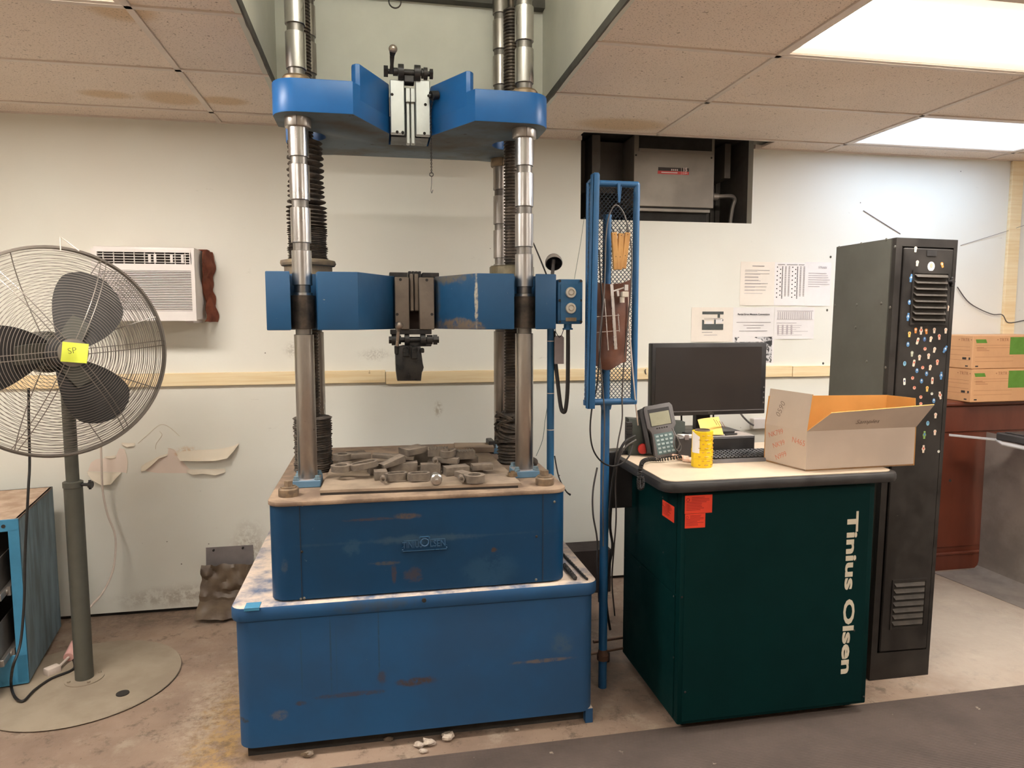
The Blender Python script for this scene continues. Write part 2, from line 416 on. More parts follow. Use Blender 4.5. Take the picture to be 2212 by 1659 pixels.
mt_groove = mk('oily_groove', (.30, .28, .26), .4, 1, var=.3)
mt_bronze = mk('bronze_collar', (.33, .245, .16), .45, .8, var=.3, sc=20)
mt_brassy = mk('olive_nut', (.30, .25, .16), .42, .7, col2=(.14, .12, .08), sc=9)
mt_rubber = mk('dusty_bellows', (.045, .038, .032), .95, col2=(.11, .085, .065), sc=30, bump=.6, bsc=140)
mt_thread = mk('greasy_thread', (.115, .09, .07), .45, .6, col2=(.05, .042, .036), sc=16)
mt_black_metal = mk('blackened_metal', (.028, .028, .03), .42, .5, col2=(.055, .05, .047), sc=22)
mt_black_oil = mk('oily_black', (.012, .013, .015), .3, .2, col2=(.03, .028, .026), sc=18, bump=.3, bsc=60)
mt_grip = mk('silver_plate', (.60, .62, .60), .38, .7, var=.12, sc=6, speck=((.8, .8, .78), 30, .68))
mt_grip_dull = mk('taupe_plate', (.20, .165, .135), .5, .5, var=.2, sc=8)
mt_knob = mk('worn_knob', (.50, .42, .36), .3, .8, var=.35, sc=40)
mt_pile = mk('dusty_iron', (.105, .085, .068), .8, .0, col2=(.18, .145, .112), sc=18, dust=(.245, .19, .145), dustamt=.75, dsc=30)
mt_chain = mk('chain_steel', (.12, .11, .1), .4, .9)
mt_bolt = mk('dusty_bolt', (.16, .12, .085), .6, .4, col2=(.28, .2, .13), sc=40)
mt_green = mk('green_cabinet', (.0004, .019, .019), .6, var=.12, sc=3, spec=.10, speck=((.1, .14, .13), 45, .75))
mt_green_side = mt_green
mt_lam = mk('cream_laminate', (.62, .50, .37), .5, var=.12, sc=5, speck=((.4, .3, .2), 40, .72))
mt_bull = mk('black_bullnose', (.018, .017, .018), .45, col2=(.035, .033, .032), sc=9)
mt_white_ink = flat('cream_ink', (.66, .60, .47))
mt_red = mk('red_label', (.80, .055, .02), .5, var=.1, sc=10)
mt_red_ink = flat('dark_red_ink', (.34, .015, .01))
mt_black = mk('black_plastic', (.016, .015, .016), .4, col2=(.026, .024, .024), sc=10)
mt_screen = mk('monitor_screen', (.022, .018, .017), .33, var=.1, sc=3, spec=.5)
mt_grey_pl = mk('grey_plastic', (.125, .115, .115), .5, var=.15, sc=10)
mt_lcd = flat('lcd', (.30, .29, .20), .3)
mt_keypad = mk('teal_keypad', (.10, .155, .155), .5, var=.1)
mt_key = flat('keypad_key', (.36, .44, .44), .5)
mt_yellow = mk('yellow_tape', (.86, .58, .012), .4, var=.12, sc=14)
mt_ink = flat('black_ink', (.05, .04, .035), .7)
mt_grey_ink = flat('grey_ink', (.33, .29, .28), .7)
mt_pale_ink = flat('pale_ink', (.52, .46, .46), .7)
mt_paper = mk('white_paper', (.83, .79, .76), .7, var=.05, sc=6)
mt_paper_w = mk('warm_paper', (.84, .76, .66), .7, var=.05, sc=6)
mt_card_out = mk('box_white', (.56, .46, .375), .75, var=.08, sc=4, blobs=[])
mt_card_in = mk('box_kraft', (.52, .245, .055), .8, var=.12, sc=5)
mt_kraft = mk('carton_kraft', (.66, .36, .175), .75, var=.1, sc=4)
mt_kraft_ink = flat('carton_ink', (.38, .17, .08), .8)
mt_carton_green = flat('carton_green', (.11, .26, .03), .6)
mt_locker_side = mk('locker_grey_side', (.105, .105, .09), .45, var=.1, sc=4, speck=((.25, .24, .2), 26, .74))
mt_locker = mk('locker_black', (.014, .012, .011), .45, spec=.35, col2=(.03, .026, .023), sc=7, speck=((.2, .18, .16), 30, .75))
mt_rivet = flat('rivet', (.16, .155, .135), .4, .4)
mt_brown = mk('brown_wood', (.13, .030, .014), .38, col2=(.105, .023, .011), st=(2, 2, .5), sc=5)
mt_sheet = mk('bare_sheet', (.36, .315, .275), .42, .35, col2=(.23, .20, .175), sc=3)
mt_cab_blue = mk('cabinet_blue', (.055, .26, .44), .45, var=.15, sc=6)
mt_cab_side = mk('cabinet_side', (.15, .24, .30), .6, col2=(.12, .16, .18), st=(3, 3, .7), sc=5)
mt_cab_top = mk('cabinet_top', (.60, .46, .35), .8, col2=(.42, .29, .2), sc=9)
mt_galv = mk('galvanised', (.34, .31, .28), .45, .7, var=.2)
mt_ac = mk('ac_white', (.76, .70, .66), .45, var=.07, sc=5)
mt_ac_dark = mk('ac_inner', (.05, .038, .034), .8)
mt_cloth = mk('rust_cloth', (.20, .055, .025), .9, col2=(.12, .03, .015), sc=14, bump=.4, bsc=60)
mt_fan_grey = mk('fan_post', (.085, .083, .066), .5, var=.15, sc=6)
mt_fan_base = mk('fan_base', (.31, .252, .185), .75, col2=(.25, .198, .143), sc=4)
mt_fan_wire = mk('fan_wire', (.30, .265, .23), .35, .7, var=.2)
mt_fan_rim = mk('fan_rim', (.26, .23, .20), .4, .6, var=.2)
mt_blade = mk('fan_blade', (.055, .052, .05), .5, .3, var=.25, sc=8)
mt_note = mk('yellow_note', (.82, .90, .10), .7, var=.05)
mt_cord = flat('black_cord', (.018, .016, .015), .55)
mt_cord_w = flat('white_cord', (.66, .56, .48), .5)
mt_cord_g = flat('grey_cord', (.10, .09, .085), .45)
mt_heater = mk('heater_grey', (.26, .225, .185), .5, .3, var=.15, sc=4, blobs=[((1.62, 4.0, 2.27), (.2, .6, .08), (.42, .34, .27), .6, .8, 18)])
mt_recess = mk('recess_grey', (.12, .105, .09), .8, var=.2)
mt_leather = mk('brown_leather', (.115, .042, .022), .45, col2=(.06, .02, .012), sc=9, bump=.5, bsc=30, speck=((.26, .12, .07), 12, .67))
mt_chrome = flat('chrome', (.72, .68, .66), .25, .9)
mt_pendant = mk('pendant_blue', (.016, .10, .22), .42, var=.15, sc=9)
mt_stand = mk('stand_blue', (.014, .095, .23), .42, var=.15, sc=9, speck=((.1, .07, .05), 24, .73))
mt_mesh = mk('mesh_blue_black', (.022, .035, .055), .5, var=.3)
mt_dial = flat('dial', (.55, .50, .42), .4)
mt_tagm = flat('grey_tag', (.23, .19, .185), .7)
mt_plastic_sheet = mk('dirty_plastic', (.16, .115, .075), .45, col2=(.09, .06, .04), sc=7)
mt_mat = mk('rubber_runner', (.080, .058, .048), .75, col2=(.058, .042, .035), sc=4, speck=((.28, .23, .18), 16, .7), dust=(.15, .11, .088), dustamt=.35, dsc=5)
mt_stone = mk('plaster_chip', (.50, .42, .34), .9, col2=(.3, .24, .2), sc=40)
mt_pink = flat('pink_plastic', (.80, .45, .40), .5)

# ------------------------------------------------------------------ setting
YW = 4.07
bm = NB(); box(bm, -3.4, 6.0, -3.2, 4.6, -.1, 0)
floor = struct(obj('floor', bm, mt_floor, smooth=0), 'worn dusty concrete floor with rust stains')

bm = NB()
NX0, NX1, NZ = 1.2, 2.30, 2.207
prism(bm, [(-3.4, .022), (6.0, .022), (6.0, 2.72), (NX1, 2.72), (NX1, NZ), (NX0, NZ), (NX0, 2.72), (-3.4, 2.72)], 'y', YW, YW+.06)
prism(bm, [(-3.4, 0), (6.0, 0), (6.0, .05), (-3.4, .05)], 'y', YW+.02, YW+.3, mi=1)
wall = struct(obj('wall_back', bm, [mt_wall, mt_dark], smooth=0), 'cream painted back wall with peeling paint')
for nm, (x0, x1, y0, y1) in {'wall_left': (-3.5, -3.4, -3.3, 4.6), 'wall_right': (6.0, 6.1, -3.3, 4.6), 'wall_front': (-3.4, 6.0, -3.3, -3.2)}.items():
    bm = NB(); box(bm, x0, x1, y0, y1, 0, 2.72); struct(obj(nm, bm, mt_wall, smooth=0))
# recess in the back wall
bm = NB()
box(bm, NX0-.05, NX0, YW+.06, YW+.5, NZ-.1, 2.9); box(bm, NX1, NX1+.05, YW+.06, YW+.5, NZ-.1, 2.9); box(bm, NX0, NX1, YW+.06, YW+.5, NZ-.06, NZ)
box(bm, NX0-.05, NX1+.05, YW+.42, YW+.5, NZ-.1, 2.9)
rc = struct(obj('wall_recess', bm, mt_recess, smooth=0), 'dark grey recess cut into the top of the back wall')
bm = NB()
for k in range(9): box(bm, 1.98+.035*k, 1.995+.035*k, YW+.405, YW+.42, NZ, 2.72)
obj('rib', bm, mt_recess, rc, smooth=0)

# ceiling slab above the grid, with the machine opening
OX0, OX1, OY0, OY1 = -.42, .825, 1.43, 3.47
bm = NB()
for (x0, x1, y0, y1) in ((-3.4, OX0-.03, -3.2, 4.6), (OX1+.03, 6.0, -3.2, 4.6), (OX0-.03, OX1+.03, OY1+.03, 4.6), (OX0-.03, OX1+.03, -3.2, OY0-.03)):
    box(bm, x0, x1, y0, y1, 2.74, 2.78)
ceil = struct(obj('ceiling', bm, mt_plenum, smooth=0), 'suspended ceiling of stained mineral tiles')
XG = [-3.36, -3.17, -1.98, -.79, .40, 1.59, 2.78, 3.97, 5.16, 5.98]
YG = [-3.18]+[2.65-.61*k for k in range(9, -1, -1)]+[3.26, 3.87, YW]
YG = sorted(YG)
LAMPS = {(-1.98, 2.04): LAMP_WARM, (1.59, 2.04): LAMP_WARM, (2.78, 3.26): LAMP_COOL, (-1.98, -.40): LAMP_ROOM, (1.59, -.40): LAMP_ROOM, (3.97, .82): LAMP_ROOM}
def lampkey(x, y):
    for k in LAMPS:
        if abs(k[0]-x) < .02 and abs(k[1]-y) < .02: return k
def add_tile(x0, x1, y0, y1):
    g = .011
    if x1-x0 < .04 or y1-y0 < .04: return
    bm = NB(); box(bm, x0+g, x1-g, y0+g, y1-g, ZC+.002, ZC+.018, bev=.003)
    obj('tile', bm, mt_tile, ceil, smooth=0)
for i in range(len(XG)-1):
    for j in range(len(YG)-1):
        x0, x1, y0, y1 = XG[i], XG[i+1], YG[j], YG[j+1]
        if lampkey(x0, y0): continue
        if y0 > 3.8 and x1 > NX0 and x0 < NX1:      # border tiles missing in front of the recess
            add_tile(x0, NX0-.02, y0, y1) if x0 < NX0 else None
            add_tile(NX1+.03, x1, y0, y1) if x1 > NX1 else None
            continue
        if x1 > OX0 and x0 < OX1 and y1 > OY0+.02 and y0 < OY1:
            if y1 > OY1:
                add_tile(max(x0, OX0), min(x1, OX1), OY1+.01, y1)
            if x0 < OX0: add_tile(x0, OX0-.004, y0, y1)
            if x1 > OX1: add_tile(OX1+.004, x1, y0, y1)
            continue
        add_tile(x0, x1, y0, y1)
def add_bar(x0, x1, y0, y1):
    bm = NB(); box(bm, x0, x1, y0, y1, ZC-.004, ZC+.004); box(bm, (x0+x1)/2-.002 if x1-x0 < .05 else x0, (x0+x1)/2+.002 if x1-x0 < .05 else x1, y0 if x1-x0 < .05 else (y0+y1)/2-.002, y1 if x1-x0 < .05 else (y0+y1)/2+.002, ZC, ZC+.035)
    obj('grid_bar', bm, mt_tbar, ceil, smooth=0)
hw = .012
for x in XG[1:-1]:
    if OX0 < x < OX1:
        add_bar(x-hw, x+hw, -3.18, OY0); add_bar(x-hw, x+hw, OY1, YW)
    elif NX0 < x < NX1: add_bar(x-hw, x+hw, -3.18, 3.87)
    else: add_bar(x-hw, x+hw, -3.18, YW)
for y in YG[1:-1]:
    if OY0 < y < OY1:
        add_bar(-3.36, OX0, y-hw, y+hw); add_bar(OX1, 5.98, y-hw, y+hw)
    else: add_bar(-3.36, 5.98, y-hw, y+hw)
bm = NB(); box(bm, -3.36, NX0, YW-.02, YW, ZC-.003, ZC+.02); box(bm, NX1, 5.98, YW-.02, YW, ZC-.003, ZC+.02)
obj('wall_angle', bm, mt_tbar, ceil, smooth=0)

# raised shaft around the columns
bm = NB(); ZT = 3.75
box(bm, OX0-.03, OX0, OY0-.03, OY1+.03, ZC+.0, ZT); box(bm, OX1, OX1+.03, OY0-.03, OY1+.03, ZC+.0, ZT)
box(bm, OX0, OX1, OY1, OY1+.03, ZC, ZT); box(bm, OX0, OX1, OY0-.03, OY0, ZC, ZT); box(bm, OX0-.03, OX1+.03, OY0-.03, OY1+.03, ZT, ZT+.03)
shaft = struct(obj('wall_shaft', bm, mt_shaft, smooth=0), 'pale panels lining the raised ceiling opening')
bm = NB(); box(bm, OX0, OX1, OY1-.05, OY1, 3.10, 3.16)
obj('cross_angle', bm, mt_tbar_rust, shaft, smooth=0)
for s, x in ((1, OX0), (-1, OX1)):          # ragged cut tile edges along the opening
    bm = NB(); n = 40
    pts = []
    for k in range(n+1):
        y = OY0+(OY1-OY0)*k/n
        pts.append((x-s*(.002+.010*abs(mnoise.noise(Vector((k*.9, s*3, 0))))), y))
    prism(bm, [(x+s*.004, OY0)]+pts+[(x+s*.004, OY1)] if s > 0 else [(x+s*.004, OY1)]+list(reversed(pts))+[(x+s*.004, OY0)], 'z', ZC-.012, ZC+.02)
    obj('torn_edge', bm, mt_tbar_rust, shaft, smooth=0)

# ceiling fixtures: each is a thing of its own
def fixture(key, spec, label):
    x0, y0 = key; x1, y1 = x0+1.19, y0+.61
    t = thing('ceiling_light', label, 'ceiling light', ((x0+x1)/2, (y0+y1)/2, ZC))
    g = .013
    bm = NB()
    ringprism(bm, [(x0+g, y0+g), (x1-g, y0+g), (x1-g, y1-g), (x0+g, y1-g)], [(x0+g+.018, y0+g+.018), (x1-g-.018, y0+g+.018), (x1-g-.018, y1-g-.018), (x0+g+.018, y1-g-.018)], 'z', ZC-.002, ZC+.05)
    box(bm, x0+g, x1-g, y0+g, y1-g, ZC+.05, ZC+.06)
    obj('frame', bm, mt_tbar, t, smooth=0)
    bm = NB(); box(bm, x0+g+.018, x1-g-.018, y0+g+.018, y1-g-.018, ZC+.004, ZC+.008)
    mt, nt, P = newmat('prismatic_diffuser')
    v = coords(nt)
    P.inputs['Base Color'].default_value = (.8, .8, .8, 1); P.inputs['Roughness'].default_value = .6
    sy = nd(nt, 'ShaderNodeSeparateXYZ'); lk(nt, v, sy.inputs[0])
    ay = math2(nt, 'ABSOLUTE', sy.outputs[1], 0)
    lk(nt, mix(nt, ramp(nt, ay, .28, .17), (spec[0][0], spec[0][1]*.84, spec[0][2]*.68), tuple(spec[0])), P.inputs['Emission Color'])
    lk(nt, ramp(nt, ay, .215, .12, 1.0, spec[1]), P.inputs['Emission Strength'])
    ck = nd(nt, 'ShaderNodeTexChecker'); ck.inputs['Scale'].default_value = 70; lk(nt, v, ck.inputs['Vector'])
    b = nd(nt, 'ShaderNodeBump'); b.inputs['Strength'].default_value = .3; lk(nt, ck.outputs['Fac'], b.inputs['Height']); lk(nt, b.outputs[0], P.inputs['Normal'])
    obj('diffuser', bm, mt, t, smooth=0)
LL = {(-1.98, 2.04): 'warm ceiling light over the left side of the blue machine', (1.59, 2.04): 'large warm ceiling light nearest the camera above the green cabinet', (2.78, 3.26): 'cool white ceiling light by the far wall',
      (-1.98, -.40): 'ceiling light behind the camera on the left', (1.59, -.40): 'ceiling light behind the camera in the middle', (3.97, .82): 'ceiling light on the right behind the camera'}
for k, s in LAMPS.items(): fixture(k, s, LL[k])
# strip light high on the front side of the shaft
SL = thing('strip_light', 'strip light high up in the ceiling opening above the machine', 'strip light', (.2, OY0+.08, 3.6))
bm = NB(); box(bm, -.35, .75, OY0, OY0+.05, 3.40, 3.48, bev=.004); obj('housing', bm, mt_tbar, SL)
bm = NB(); cyl(bm, (-.33, OY0+.075, 3.44), (.73, OY0+.075, 3.44), .019, n=14); obj('tube', bm, emis('shaft_tube', *LAMP_SHAFT), SL)

# wooden rail along the wall (boards butt-jointed) and the upright batten
tr = None
bm = NB(); box(bm, -3.4, .05, YW-.022, YW, 1.262, 1.332, bev=.002)
tr = struct(obj('trim_1', bm, mt_wood, smooth=0), 'pale pine rail along the back wall')
bm = NB(); box(bm, .053, 2.60, YW-.022, YW, 1.252, 1.322, bev=.002); obj('rail_board', bm, mt_wood, tr, smooth=0)
bm = NB(); box(bm, 2.604, 4.15, YW-.022, YW, 1.250, 1.318, bev=.002); obj('rail_board', bm, mt_wood, tr, smooth=0)
bm = NB(); box(bm, 4.16, 4.25, YW-.022, YW, .0, ZC-.003, bev=.002)
struct(obj('trim_2', bm, mt_wood, smooth=0), 'upright pine batten on the right of the back wall')

# curled paint hanging off the wall
def flake(outline, curl, depth):
    """outline: list of columns (x, ztop, zbot); paint hangs from ztop and curls outwards towards zbot"""
    bm = NB(); n = len(outline)-1
    def fn(u, v_):
        i = min(int(u*n), n-1); t = u*n-i
        x = outline[i][0]*(1-t)+outline[i+1][0]*t; zt = outline[i][1]*(1-t)+outline[i+1][1]*t; zb = outline[i][2]*(1-t)+outline[i+1][2]*t
        e = math.sin(math.pi*min(1, max(0, u)))**.6
        return Vector((x, YW-.0015-depth*e*v_**1.6, zt+(zb-zt)*v_+curl*e*max(0, v_-.75)))
    grid(bm, fn, n*5, 8); solidify(bm, .0012)
    obj('paint_flake', bm, mt_flake, wall)
mt_flake = mk('paint_flake', (.74, .66, .53), .6, var=.06)
def wp(px, py): p = at(px, py, YW); return p.x, p.z
def fl(lst, curl, depth):
    flake([(wp(x, a)[0], wp(x, a)[1], wp(x, b_)[1]) for x, a, b_ in lst], curl, depth)
mt_bare = mk('bare_undercoat', (.84, .70, .60), .7, var=.06, blobs=[((-1.03, 4.07, .895), (.06, .3, .03), (.62, .34, .12), .9, .7, 26)])
for pts in ([(190, 1018), (196, 1000), (207, 992), (226, 990), (250, 986), (258, 968), (270, 970), (275, 996), (274, 1022), (262, 1020)], [(306, 1014), (318, 1004), (334, 995), (350, 986), (362, 982), (364, 967), (378, 971), (390, 992), (408, 1012), (430, 1023), (380, 1022), (340, 1022), (318, 1018)]):
    bm = NB(); prism(bm, [wp(a, b_) for a, b_ in pts], 'y', YW-.0006, YW+.0004); obj('bare_patch', bm, mt_bare, wall, smooth=0)
fl([(383, 978, 985), (392, 975, 994), (430, 972, 994), (470, 970, 993), (494, 966, 988), (508, 962, 972), (516, 957, 960)], .012, .05)
fl([(404, 1014, 1021), (418, 1014, 1025), (440, 1013, 1022), (466, 1013, 1026), (487, 1012, 1020)], .004, .022)
fl([(305, 1008, 1018), (315, 1000, 1016), (330, 993, 1004), (345, 985, 990), (362, 980, 984)], .004, .018)
fl([(189, 1018, 1022), (200, 1019, 1034), (222, 1020, 1046), (243, 1020, 1044), (255, 1020, 1030), (262, 1019, 1022)], .0, .03)
fl([(226, 986, 989), (240, 985, 990), (250, 983, 989)], 0, .006)
fl([(263, 956, 960), (276, 957, 965), (292, 957, 963)], .0, .012)
bm = NB()
for pts in ([(298, 958), (318, 940), (345, 918), (365, 922), (388, 942)], [(345, 932), (350, 940), (338, 958), (336, 970)], [(270, 972), (276, 995), (274, 1022)], [(362, 968), (376, 972), (388, 990)]):
    tube(bm, smooth_path([(wp(a, b_)[0], YW-.001, wp(a, b_)[1]) for a, b_ in pts], 5), .0016, 5)
obj('paint_crack_lip', bm, mt_flake, wall)
# ------------------------------------------------------------------ the universal testing machine
MC = thing('testing_machine', 'tall blue four-column materials testing machine standing on a dusty blue base', 'machine', (.156, 3.13, 0))
bm = NB(); box(bm, -.495, .80, 2.625, 3.62, 0, .10); obj('plinth', bm, mt_dark, MC, smooth=0)
bm = NB(); prism(bm, rrect(-.520, .832, 2.58, 3.68, .055), 'z', .056, .55); box(bm, .80, .83, 2.59, 2.62, .0, .06)
base = obj('base_cabinet', bm, mt_blue_base, MC)
bm = NB(); prism(bm, rrect(-.532, .845, 2.566, 3.70, .05), 'z', .537, .593, bev=.012)
lid = obj('base_lid', bm, mt_blue_base, MC)
bm = NB(); p = at(916, 1296, 2.566); cyl(bm, (p.x, 2.560, p.z), (p.x, 2.58, p.z), .008, n=16); obj('hole', bm, mt_dark, lid)
bm = NB(); p = atz(545, 1317, .593); box(bm, p.x-.03, p.x+.022, 2.557, 2.61, .592, .596, bev=.001); box(bm, p.x-.03, p.x+.022, 2.557, 2.560, .585, .594); obj('bent_tab', bm, mt_cab_blue, lid)
bm = NB(); prism(bm, rrect(-.393, .718, 2.592, 3.665, .06), 'z', .600, .949); prism(bm, rrect(-.38, .705, 2.605, 3.65, .06), 'z', .592, .602, mi=1)
tb = obj('table_box', bm, [mt_blue_box, mt_dark], MC)
bm = NB(); prism(bm, rrect(-.398, .723, 2.587, 3.67, .062), 'z', .949, .965, bev=.003)
obj('table_top', bm, mt_platform, MC)
bm = NB()
for x in (-.282, .622): box(bm, x-.0008, x+.0008, 2.5905, 2.594, .602, .949)
obj('panel_seam', bm, mt_dark, tb, smooth=0)
for (px, py) in ((640, 1091), (653, 1091), (650, 1294), (657, 1292), (1160, 1062), (1172, 1062), (1158, 1252), (652, 1192), (1159, 1159), (1198, 1084)):
    p = at(px, py, 2.592); bm = NB(); sphere(bm, (p.x, 2.592, p.z), .0052, 5, (1, .6, 1)); obj('screw', bm, mt_rivet if py not in (1192, 1159) else mt_dark, tb)

# name plate in relief
bm = NB(); cx, cz = .166, .776; hw_, hh = .086, .021
prism(bm, [(cx-hw_, cz-hh), (cx+hw_, cz-hh), (cx+hw_, cz-hh+.016), (cx+hw_-.009, cz-hh+.021), (cx+hw_-.009, cz+hh), (cx-hw_+.009, cz+hh), (cx-hw_+.009, cz-hh+.021), (cx-hw_, cz-hh+.016)], 'y', 2.586, 2.592)
pl = obj('name_plate', bm, mt_blue_box, tb, smooth=0)
bm = NB()
bm_text(bm, 'TINIUS', .034, fr(cx-.046, 2.585, cz+.004), ext=.0018, xs=.72, bold=.0003)
bm_text(bm, 'LSEN', .034, fr(cx+.049, 2.585, cz+.004), ext=.0018, xs=.80, bold=.0003)
torus(bm, (cx, 2.584, cz+.012), .0145, .0026, (0, 1, 0), 20, 6)
box(bm, cx-.016, cx+.016, 2.582, 2.588, cz+.031, cz+.035); box(bm, cx-.020, cx-.015, 2.582, 2.588, cz+.026, cz+.033); box(bm, cx+.015, cx+.020, 2.582, 2.588, cz+.026, cz+.033)
box(bm, cx-hw_+.004, cx+hw_-.004, 2.583, 2.588, cz-hh+.002, cz-hh+.004)
for s in (-1, 1): sphere(bm, (cx+s*(hw_-.004), 2.585, cz-hh+.009), .0025, 5)
obj('raised_lettering', bm, mk('plate_letters', (.03, .10, .20), .3, var=.2), pl, smooth=0)

# columns
CX = (-.275, .605); CY = (2.86, 3.40); RC = .0375
def column(x, y, k, dull):
    prof = [(RC-.001, .992), (RC, .994)]
    zs = [2.222+.1615*i for i in range(-4, 9)]
    dz = 0
    for z in zs:
        if z < 1.5 or z > 3.6: continue
        a, b_ = z-.0145, z+.0145
        prof += [(RC, a-.0012), (RC-.0012, a), (RC-.0065, a+.0005), (RC-.0065, b_-.0005), (RC-.0012, b_), (RC, b_+.0012)]
    prof += [(RC, 3.62)]
    bm = NB(); lathe(bm, prof, (x, y, 0), n=32)
    for f in bm.faces:
        c = f.calc_center_median(); r = math.hypot(c.x-x, c.y-y)
        f.material_index = 1 if r < RC-.004 else (2 if c.z < 1.62 else 0)
    o = obj('column', bm, [mt_steel if not dull else mt_steel_dull, mt_groove, mt_steel_dull], MC, smooth=30)
    bm = NB(); box(bm, x-.053, x+.053, y-.06, y+.06, .965, .994, bev=.003); fl_ = obj('foot_flange', bm, mk('flange_blue', (.10, .20, .30), .6, var=.2, dust=DUST, dustamt=.7), MC)
    for sx in (-1, 1):
        for sy in (-1, 1):
            bm = NB(); cyl(bm, (x+sx*.040, y+sy*.047, .994), (x+sx*.040, y+sy*.047, 1.000), .0125, n=14); hexnut(bm, (x+sx*.040, y+sy*.047, .999), (x+sx*.040, y+sy*.047, 1.010), .0095)
            obj('bolt', bm, mt_cab_side, fl_)
    bm = NB(); lathe(bm, [(.040, 2.502), (.054, 2.503), (.054, 2.524), (.048, 2.532), (RC, 2.532)], (x, y, 0), n=32); obj('bronze_collar', bm, mt_bronze, MC)
    bm = NB(); lathe(bm, [(RC, 2.343), (.047, 2.345), (.049, 2.349), (.049, 2.382), (RC, 2.382)], (x, y, 0), n=32)
    box(bm, x-.0008, x+.0008, y-.0498, y-.045, 2.345, 2.381, mi=1)
    obj('split_collar', bm, [mt_steel_dull if not dull else mt_bronze, mt_dark], MC)
    return o
for i, x in enumerate(CX):
    for j, y in enumerate(CY): column(x, y, i*2+j, j == 1)
# sleeve on the front columns inside the lower crosshead
for x in CX:
    bm = NB(); lathe(bm, [(RC+.001, 1.583), (.0455, 1.584), (.0455, 1.712), (RC+.001, 1.713)], (x, 2.86, 0), n=28); obj('guide_sleeve', bm, mt_thread, MC)

# drive screws
YS = 3.13
for x in CX:
    prof = []; z = .97
    while z < 2.95:
        prof += [(.030, z), (.0355, z+.0030), (.0355, z+.0075), (.030, z+.0105)]; z += .0138
    bm = NB(); lathe(bm, [(.03, .966)]+prof+[(.03, 2.955), (.012, 2.956), (.012, 3.4)], (x, YS, 0), n=18)
    obj('drive_screw', bm, mt_thread, MC, smooth=50)
# nut housings on the lower crosshead
bm = NB(); lathe(bm, [(.098, 1.798), (.098, 1.842), (.110, 1.845), (.114, 1.855), (.112, 1.866), (.085, 1.872), (.036, 1.873)], (CX[0], YS, 0), n=40, jit=.02); obj('nut_housing', bm, mk('felt_brown', (.12, .09, .065), .9, col2=(.2, .15, .09), sc=14), MC)
bm = NB(); lathe(bm, [(.100, 1.798), (.100, 1.850), (.094, 1.856), (.036, 1.857)], (CX[1], YS, 0), n=40); obj('nut_housing', bm, mt_brassy, MC)
# bellows: loose folds on the upper left screw, collapsed stacks at the foot
def bellows(name, x, z0, z1, r0, pitch, rin, jit, rtop=None):
    prof = [(rin, z0)]; z = z0; k = 0
    while z < z1-pitch*.5:
        t = (z-z0)/(z1-z0); r = r0+((rtop or r0)-r0)*t
        h = pitch*random.uniform(.75, 1.25)
        prof += [(rin+(r-rin)*.25, z+h*.05), (r*random.uniform(.95, 1.03), z+h*.40), (r*random.uniform(.95, 1.03), z+h*.58), (rin+(r-rin)*.25, z+h*.95)]; z += h; k += 1
    prof += [(rin, z)]
    bm = NB(); lathe(bm, prof, (x, YS, 0), n=36, jit=.06); return obj(name, bm, mt_rubber, MC, smooth=60)
bellows('bellows', CX[0], 1.873, 2.005, .081, .0075, .070, .05)
bellows('bellows', CX[0], 2.005, 2.10, .082, .014, .050, .05)
bellows('bellows', CX[0], 2.10, 2.37, .076, .0235, .044, .08, rtop=.072)
bellows('bellows', CX[0], .966, 1.20, .081, .009, .072, .05)
bellows('bellows', CX[1], .966, 1.06, .068, .014, .055, .05)
bellows('bellows', CX[1], 1.06, 1.19, .075, .02, .045, .08, rtop=.055)
bm = NB()
for k in range(14):
    z = 1.08+.009*k; a0 = random.uniform(0, 6.28)
    tube(bm, [(CX[1]+(.070+random.uniform(-.008, .010))*math.cos(a0+t*.35), YS+.072*math.sin(a0+t*.35), z+.02*math.sin(t*.5+k)) for t in range(12)], .0055, 5)
obj('rag_wrap', bm, mt_rubber, MC)

# upper crosshead
ZB, ZTOP = 2.381, 2.503
def arc(cx, cy, r, a0, a1, n=8): return [(cx+r*math.cos(R(a0+(a1-a0)*i/n)), cy+r*math.sin(R(a0+(a1-a0)*i/n))) for i in range(n+1)]
rb = .09
out = []
out += arc(CX[0], 2.86, rb, 180, 270)                       # front left boss
out += [(-.066, 2.770), (.073, 3.03), (.073, 3.21), (.243, 3.21), (.243, 3.03), (.393, 2.770)]
out += arc(CX[1], 2.86, rb, 270, 360)
out += [(CX[1]+rb, 3.0)] + arc(CX[1]+.055, YS, .10, -80, -280, 12)[0:0] + [(CX[1]+.05, 3.02)] + arc(CX[1], YS, .085, -50, -310, 14) + [(CX[1]+.05, 3.24), (CX[1]+rb, 3.26)]
out += arc(CX[1], 3.40, rb, 0, 70)
out += [(.5, 3.455), (-.17, 3.455)]
out += arc(CX[0], 3.40, rb, 110, 180)
out += [(CX[0]-rb, 3.26), (CX[0]-.05, 3.24)] + arc(CX[0], YS, .085, 130, -130, 14) + [(CX[0]-.05, 3.02), (CX[0]-rb, 3.0)]
bm = NB(); prism(bm, out, 'z', ZB, ZTOP, bev=.005)
for cx_ in CX: prism(bm, circ(cx_, 2.86, .062, 28), 'z', ZTOP-.002, ZTOP+.004)
for f in bm.faces:
    f.normal_update()
    if f.calc_center_median().z < ZB+.001: f.material_index = 1
UX = obj('upper_crosshead', bm, [mt_blue, mt_under], MC)
